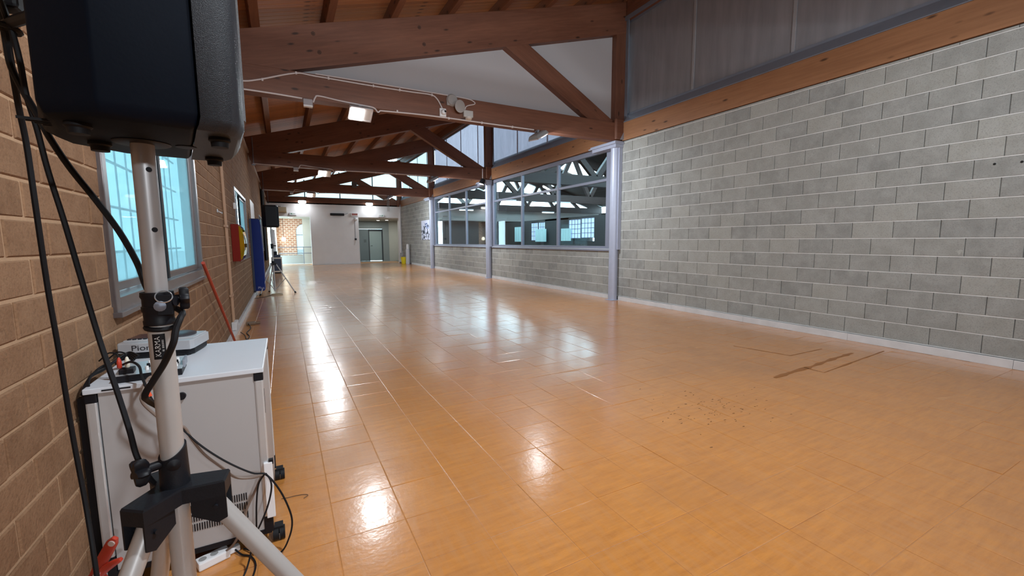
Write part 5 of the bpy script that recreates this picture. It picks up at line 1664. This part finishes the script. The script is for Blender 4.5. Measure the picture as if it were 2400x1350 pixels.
cable('speaker_cable', [(-0.30, 0.78, 1.65), (-0.340, 0.92, 1.66), (-0.350, 0.956, 1.612), (-0.345, 0.947, 1.567), (-0.333, 0.937, 1.532), (-0.315, 0.922, 1.494), (-0.299, 0.909, 1.456), (-0.279, 0.904, 1.413), (-0.251, 0.895, 1.365), (-0.225, 0.886, 1.316), (-0.204, 0.870, 1.268), (-0.185, 0.835, 1.225), (-0.160, 0.822, 1.205), (-0.141, 0.800, 1.195), (-0.139, 0.775, 1.19),
                           (-0.1435, 0.764, 1.175), (-0.146, 0.758, 1.159), (-0.153, 0.760, 1.142), (-0.163, 0.768, 1.123), (-0.176, 0.770, 1.102), (-0.189, 0.778, 1.080), (-0.193, 0.812, 1.06), (-0.184, 0.842, 1.03), (-0.178, 0.862, 0.97), (-0.186, 0.885, 0.80), (-0.19, 0.90, 0.4), (-0.22, 0.98, 0.008), (-0.30, 1.08, 0.006)],
      0.0044, BLACKR, 'black cable slanting across the window to the stand and winding round its tube')
t = thing('cable_strap', (-0.335, 0.92, 1.62), 'black strap tying the cables to the back of the near loudspeaker', 'strap')
MB().tube([(-0.015, 0.035, 0.002), (0.01, 0.0, 0.0), (0.055, -0.07, -0.012)], 0.0075, 8).build('band', BLACKR, t, smooth=True)
MB().box(-0.02, 0.02, -0.015, 0.02, 0.015, 0.05).build('plug_body', BLACKP, t, bevel=0.005)
MB().ring((-0.005, 0.02, -0.005), (0.2, 0.1, 1), 0.012, 0.004, 20, 6).build('loop', BLACKR, t, smooth=True)

# ------------------------------------------------------------------ old marks on floor and blocks
def floor_mark(name, pts, w, mat, label, cat='mark', group=None):
    mb = MB()
    rr = random.Random(len(pts) * 7 + int(w * 1000))
    rings = []
    dense = []
    for (a, b) in zip(pts[:-1], pts[1:]):
        for k in range(6):
            dense.append(Vector((a[0] + (b[0] - a[0]) * k / 6, a[1] + (b[1] - a[1]) * k / 6, 0.0012)))
    dense.append(Vector((pts[-1][0], pts[-1][1], 0.0012)))
    for i, p in enumerate(dense):
        tt = (dense[min(i + 1, len(dense) - 1)] - dense[max(0, i - 1)]).normalized()
        sd = Vector((-tt.y, tt.x, 0))
        ww = w * rr.uniform(0.35, 1.3) / 2
        rings.append([p + sd * ww, p - sd * ww, p - sd * ww + Vector((0, 0, 0.0006)), p + sd * ww + Vector((0, 0, 0.0006))])
    return tag(mb.loft(rings).build(name, mat), label, cat, group)


GLUEM = plain('old_glue_brown', (0.30, 0.115, 0.030), 0.5, 0, 0.3, 18)
floor_mark('glue_mark', [(4.80, 3.24), (4.94, 2.65), (5.57, 2.64)], 0.016, GLUEM, 'thin brown bent glue line on the floor near the block wall, farther one')
floor_mark('glue_mark', [(4.02, 2.28), (4.35, 2.30), (4.70, 2.31), (5.2, 2.35), (5.66, 2.37)], 0.045, GLUEM, 'broad ragged brown glue streak on the floor near the block wall')
floor_mark('glue_mark', [(4.60, 2.33), (4.59, 2.14), (5.3, 2.19), (6.08, 2.24)], 0.016, GLUEM, 'thin brown bent glue line on the floor near the block wall, nearer one')
sm = MB()
rq = random.Random(11)
for k in range(90):
    x, y = rq.gauss(2.85, 0.27), rq.gauss(2.08, 0.17)
    l, w_ = rq.uniform(0.003, 0.010), rq.uniform(0.0008, 0.0022)
    sm.box(-l, l, -w_, w_, 0.0012, 0.0018, Matrix.Translation((x, y, 0)) @ Matrix.Rotation(rq.uniform(-0.7, 0.5), 4, 'Z'))
tag(sm.build('scuff_marks', plain('scuff_black', (0.07, 0.03, 0.015), 0.7)), 'cluster of small dark scuffs in the middle of the orange floor', 'mark', kind='stuff')
for y, z, lb in ((1.593, 2.036, 'black drilled hole in the block wall near the right edge, left one'), (1.411, 2.029, 'black drilled hole in the block wall near the right edge, right one')):
    h = MB().cyl((0, 0, 0), (-0.0025, 0, 0), 0.011, n=14).build('drill_hole', plain('hole_black', (0.01, 0.01, 0.01), 0.9))
    h.location = (XR + 0.0005, y, z)
    tag(h, lb, 'hole')
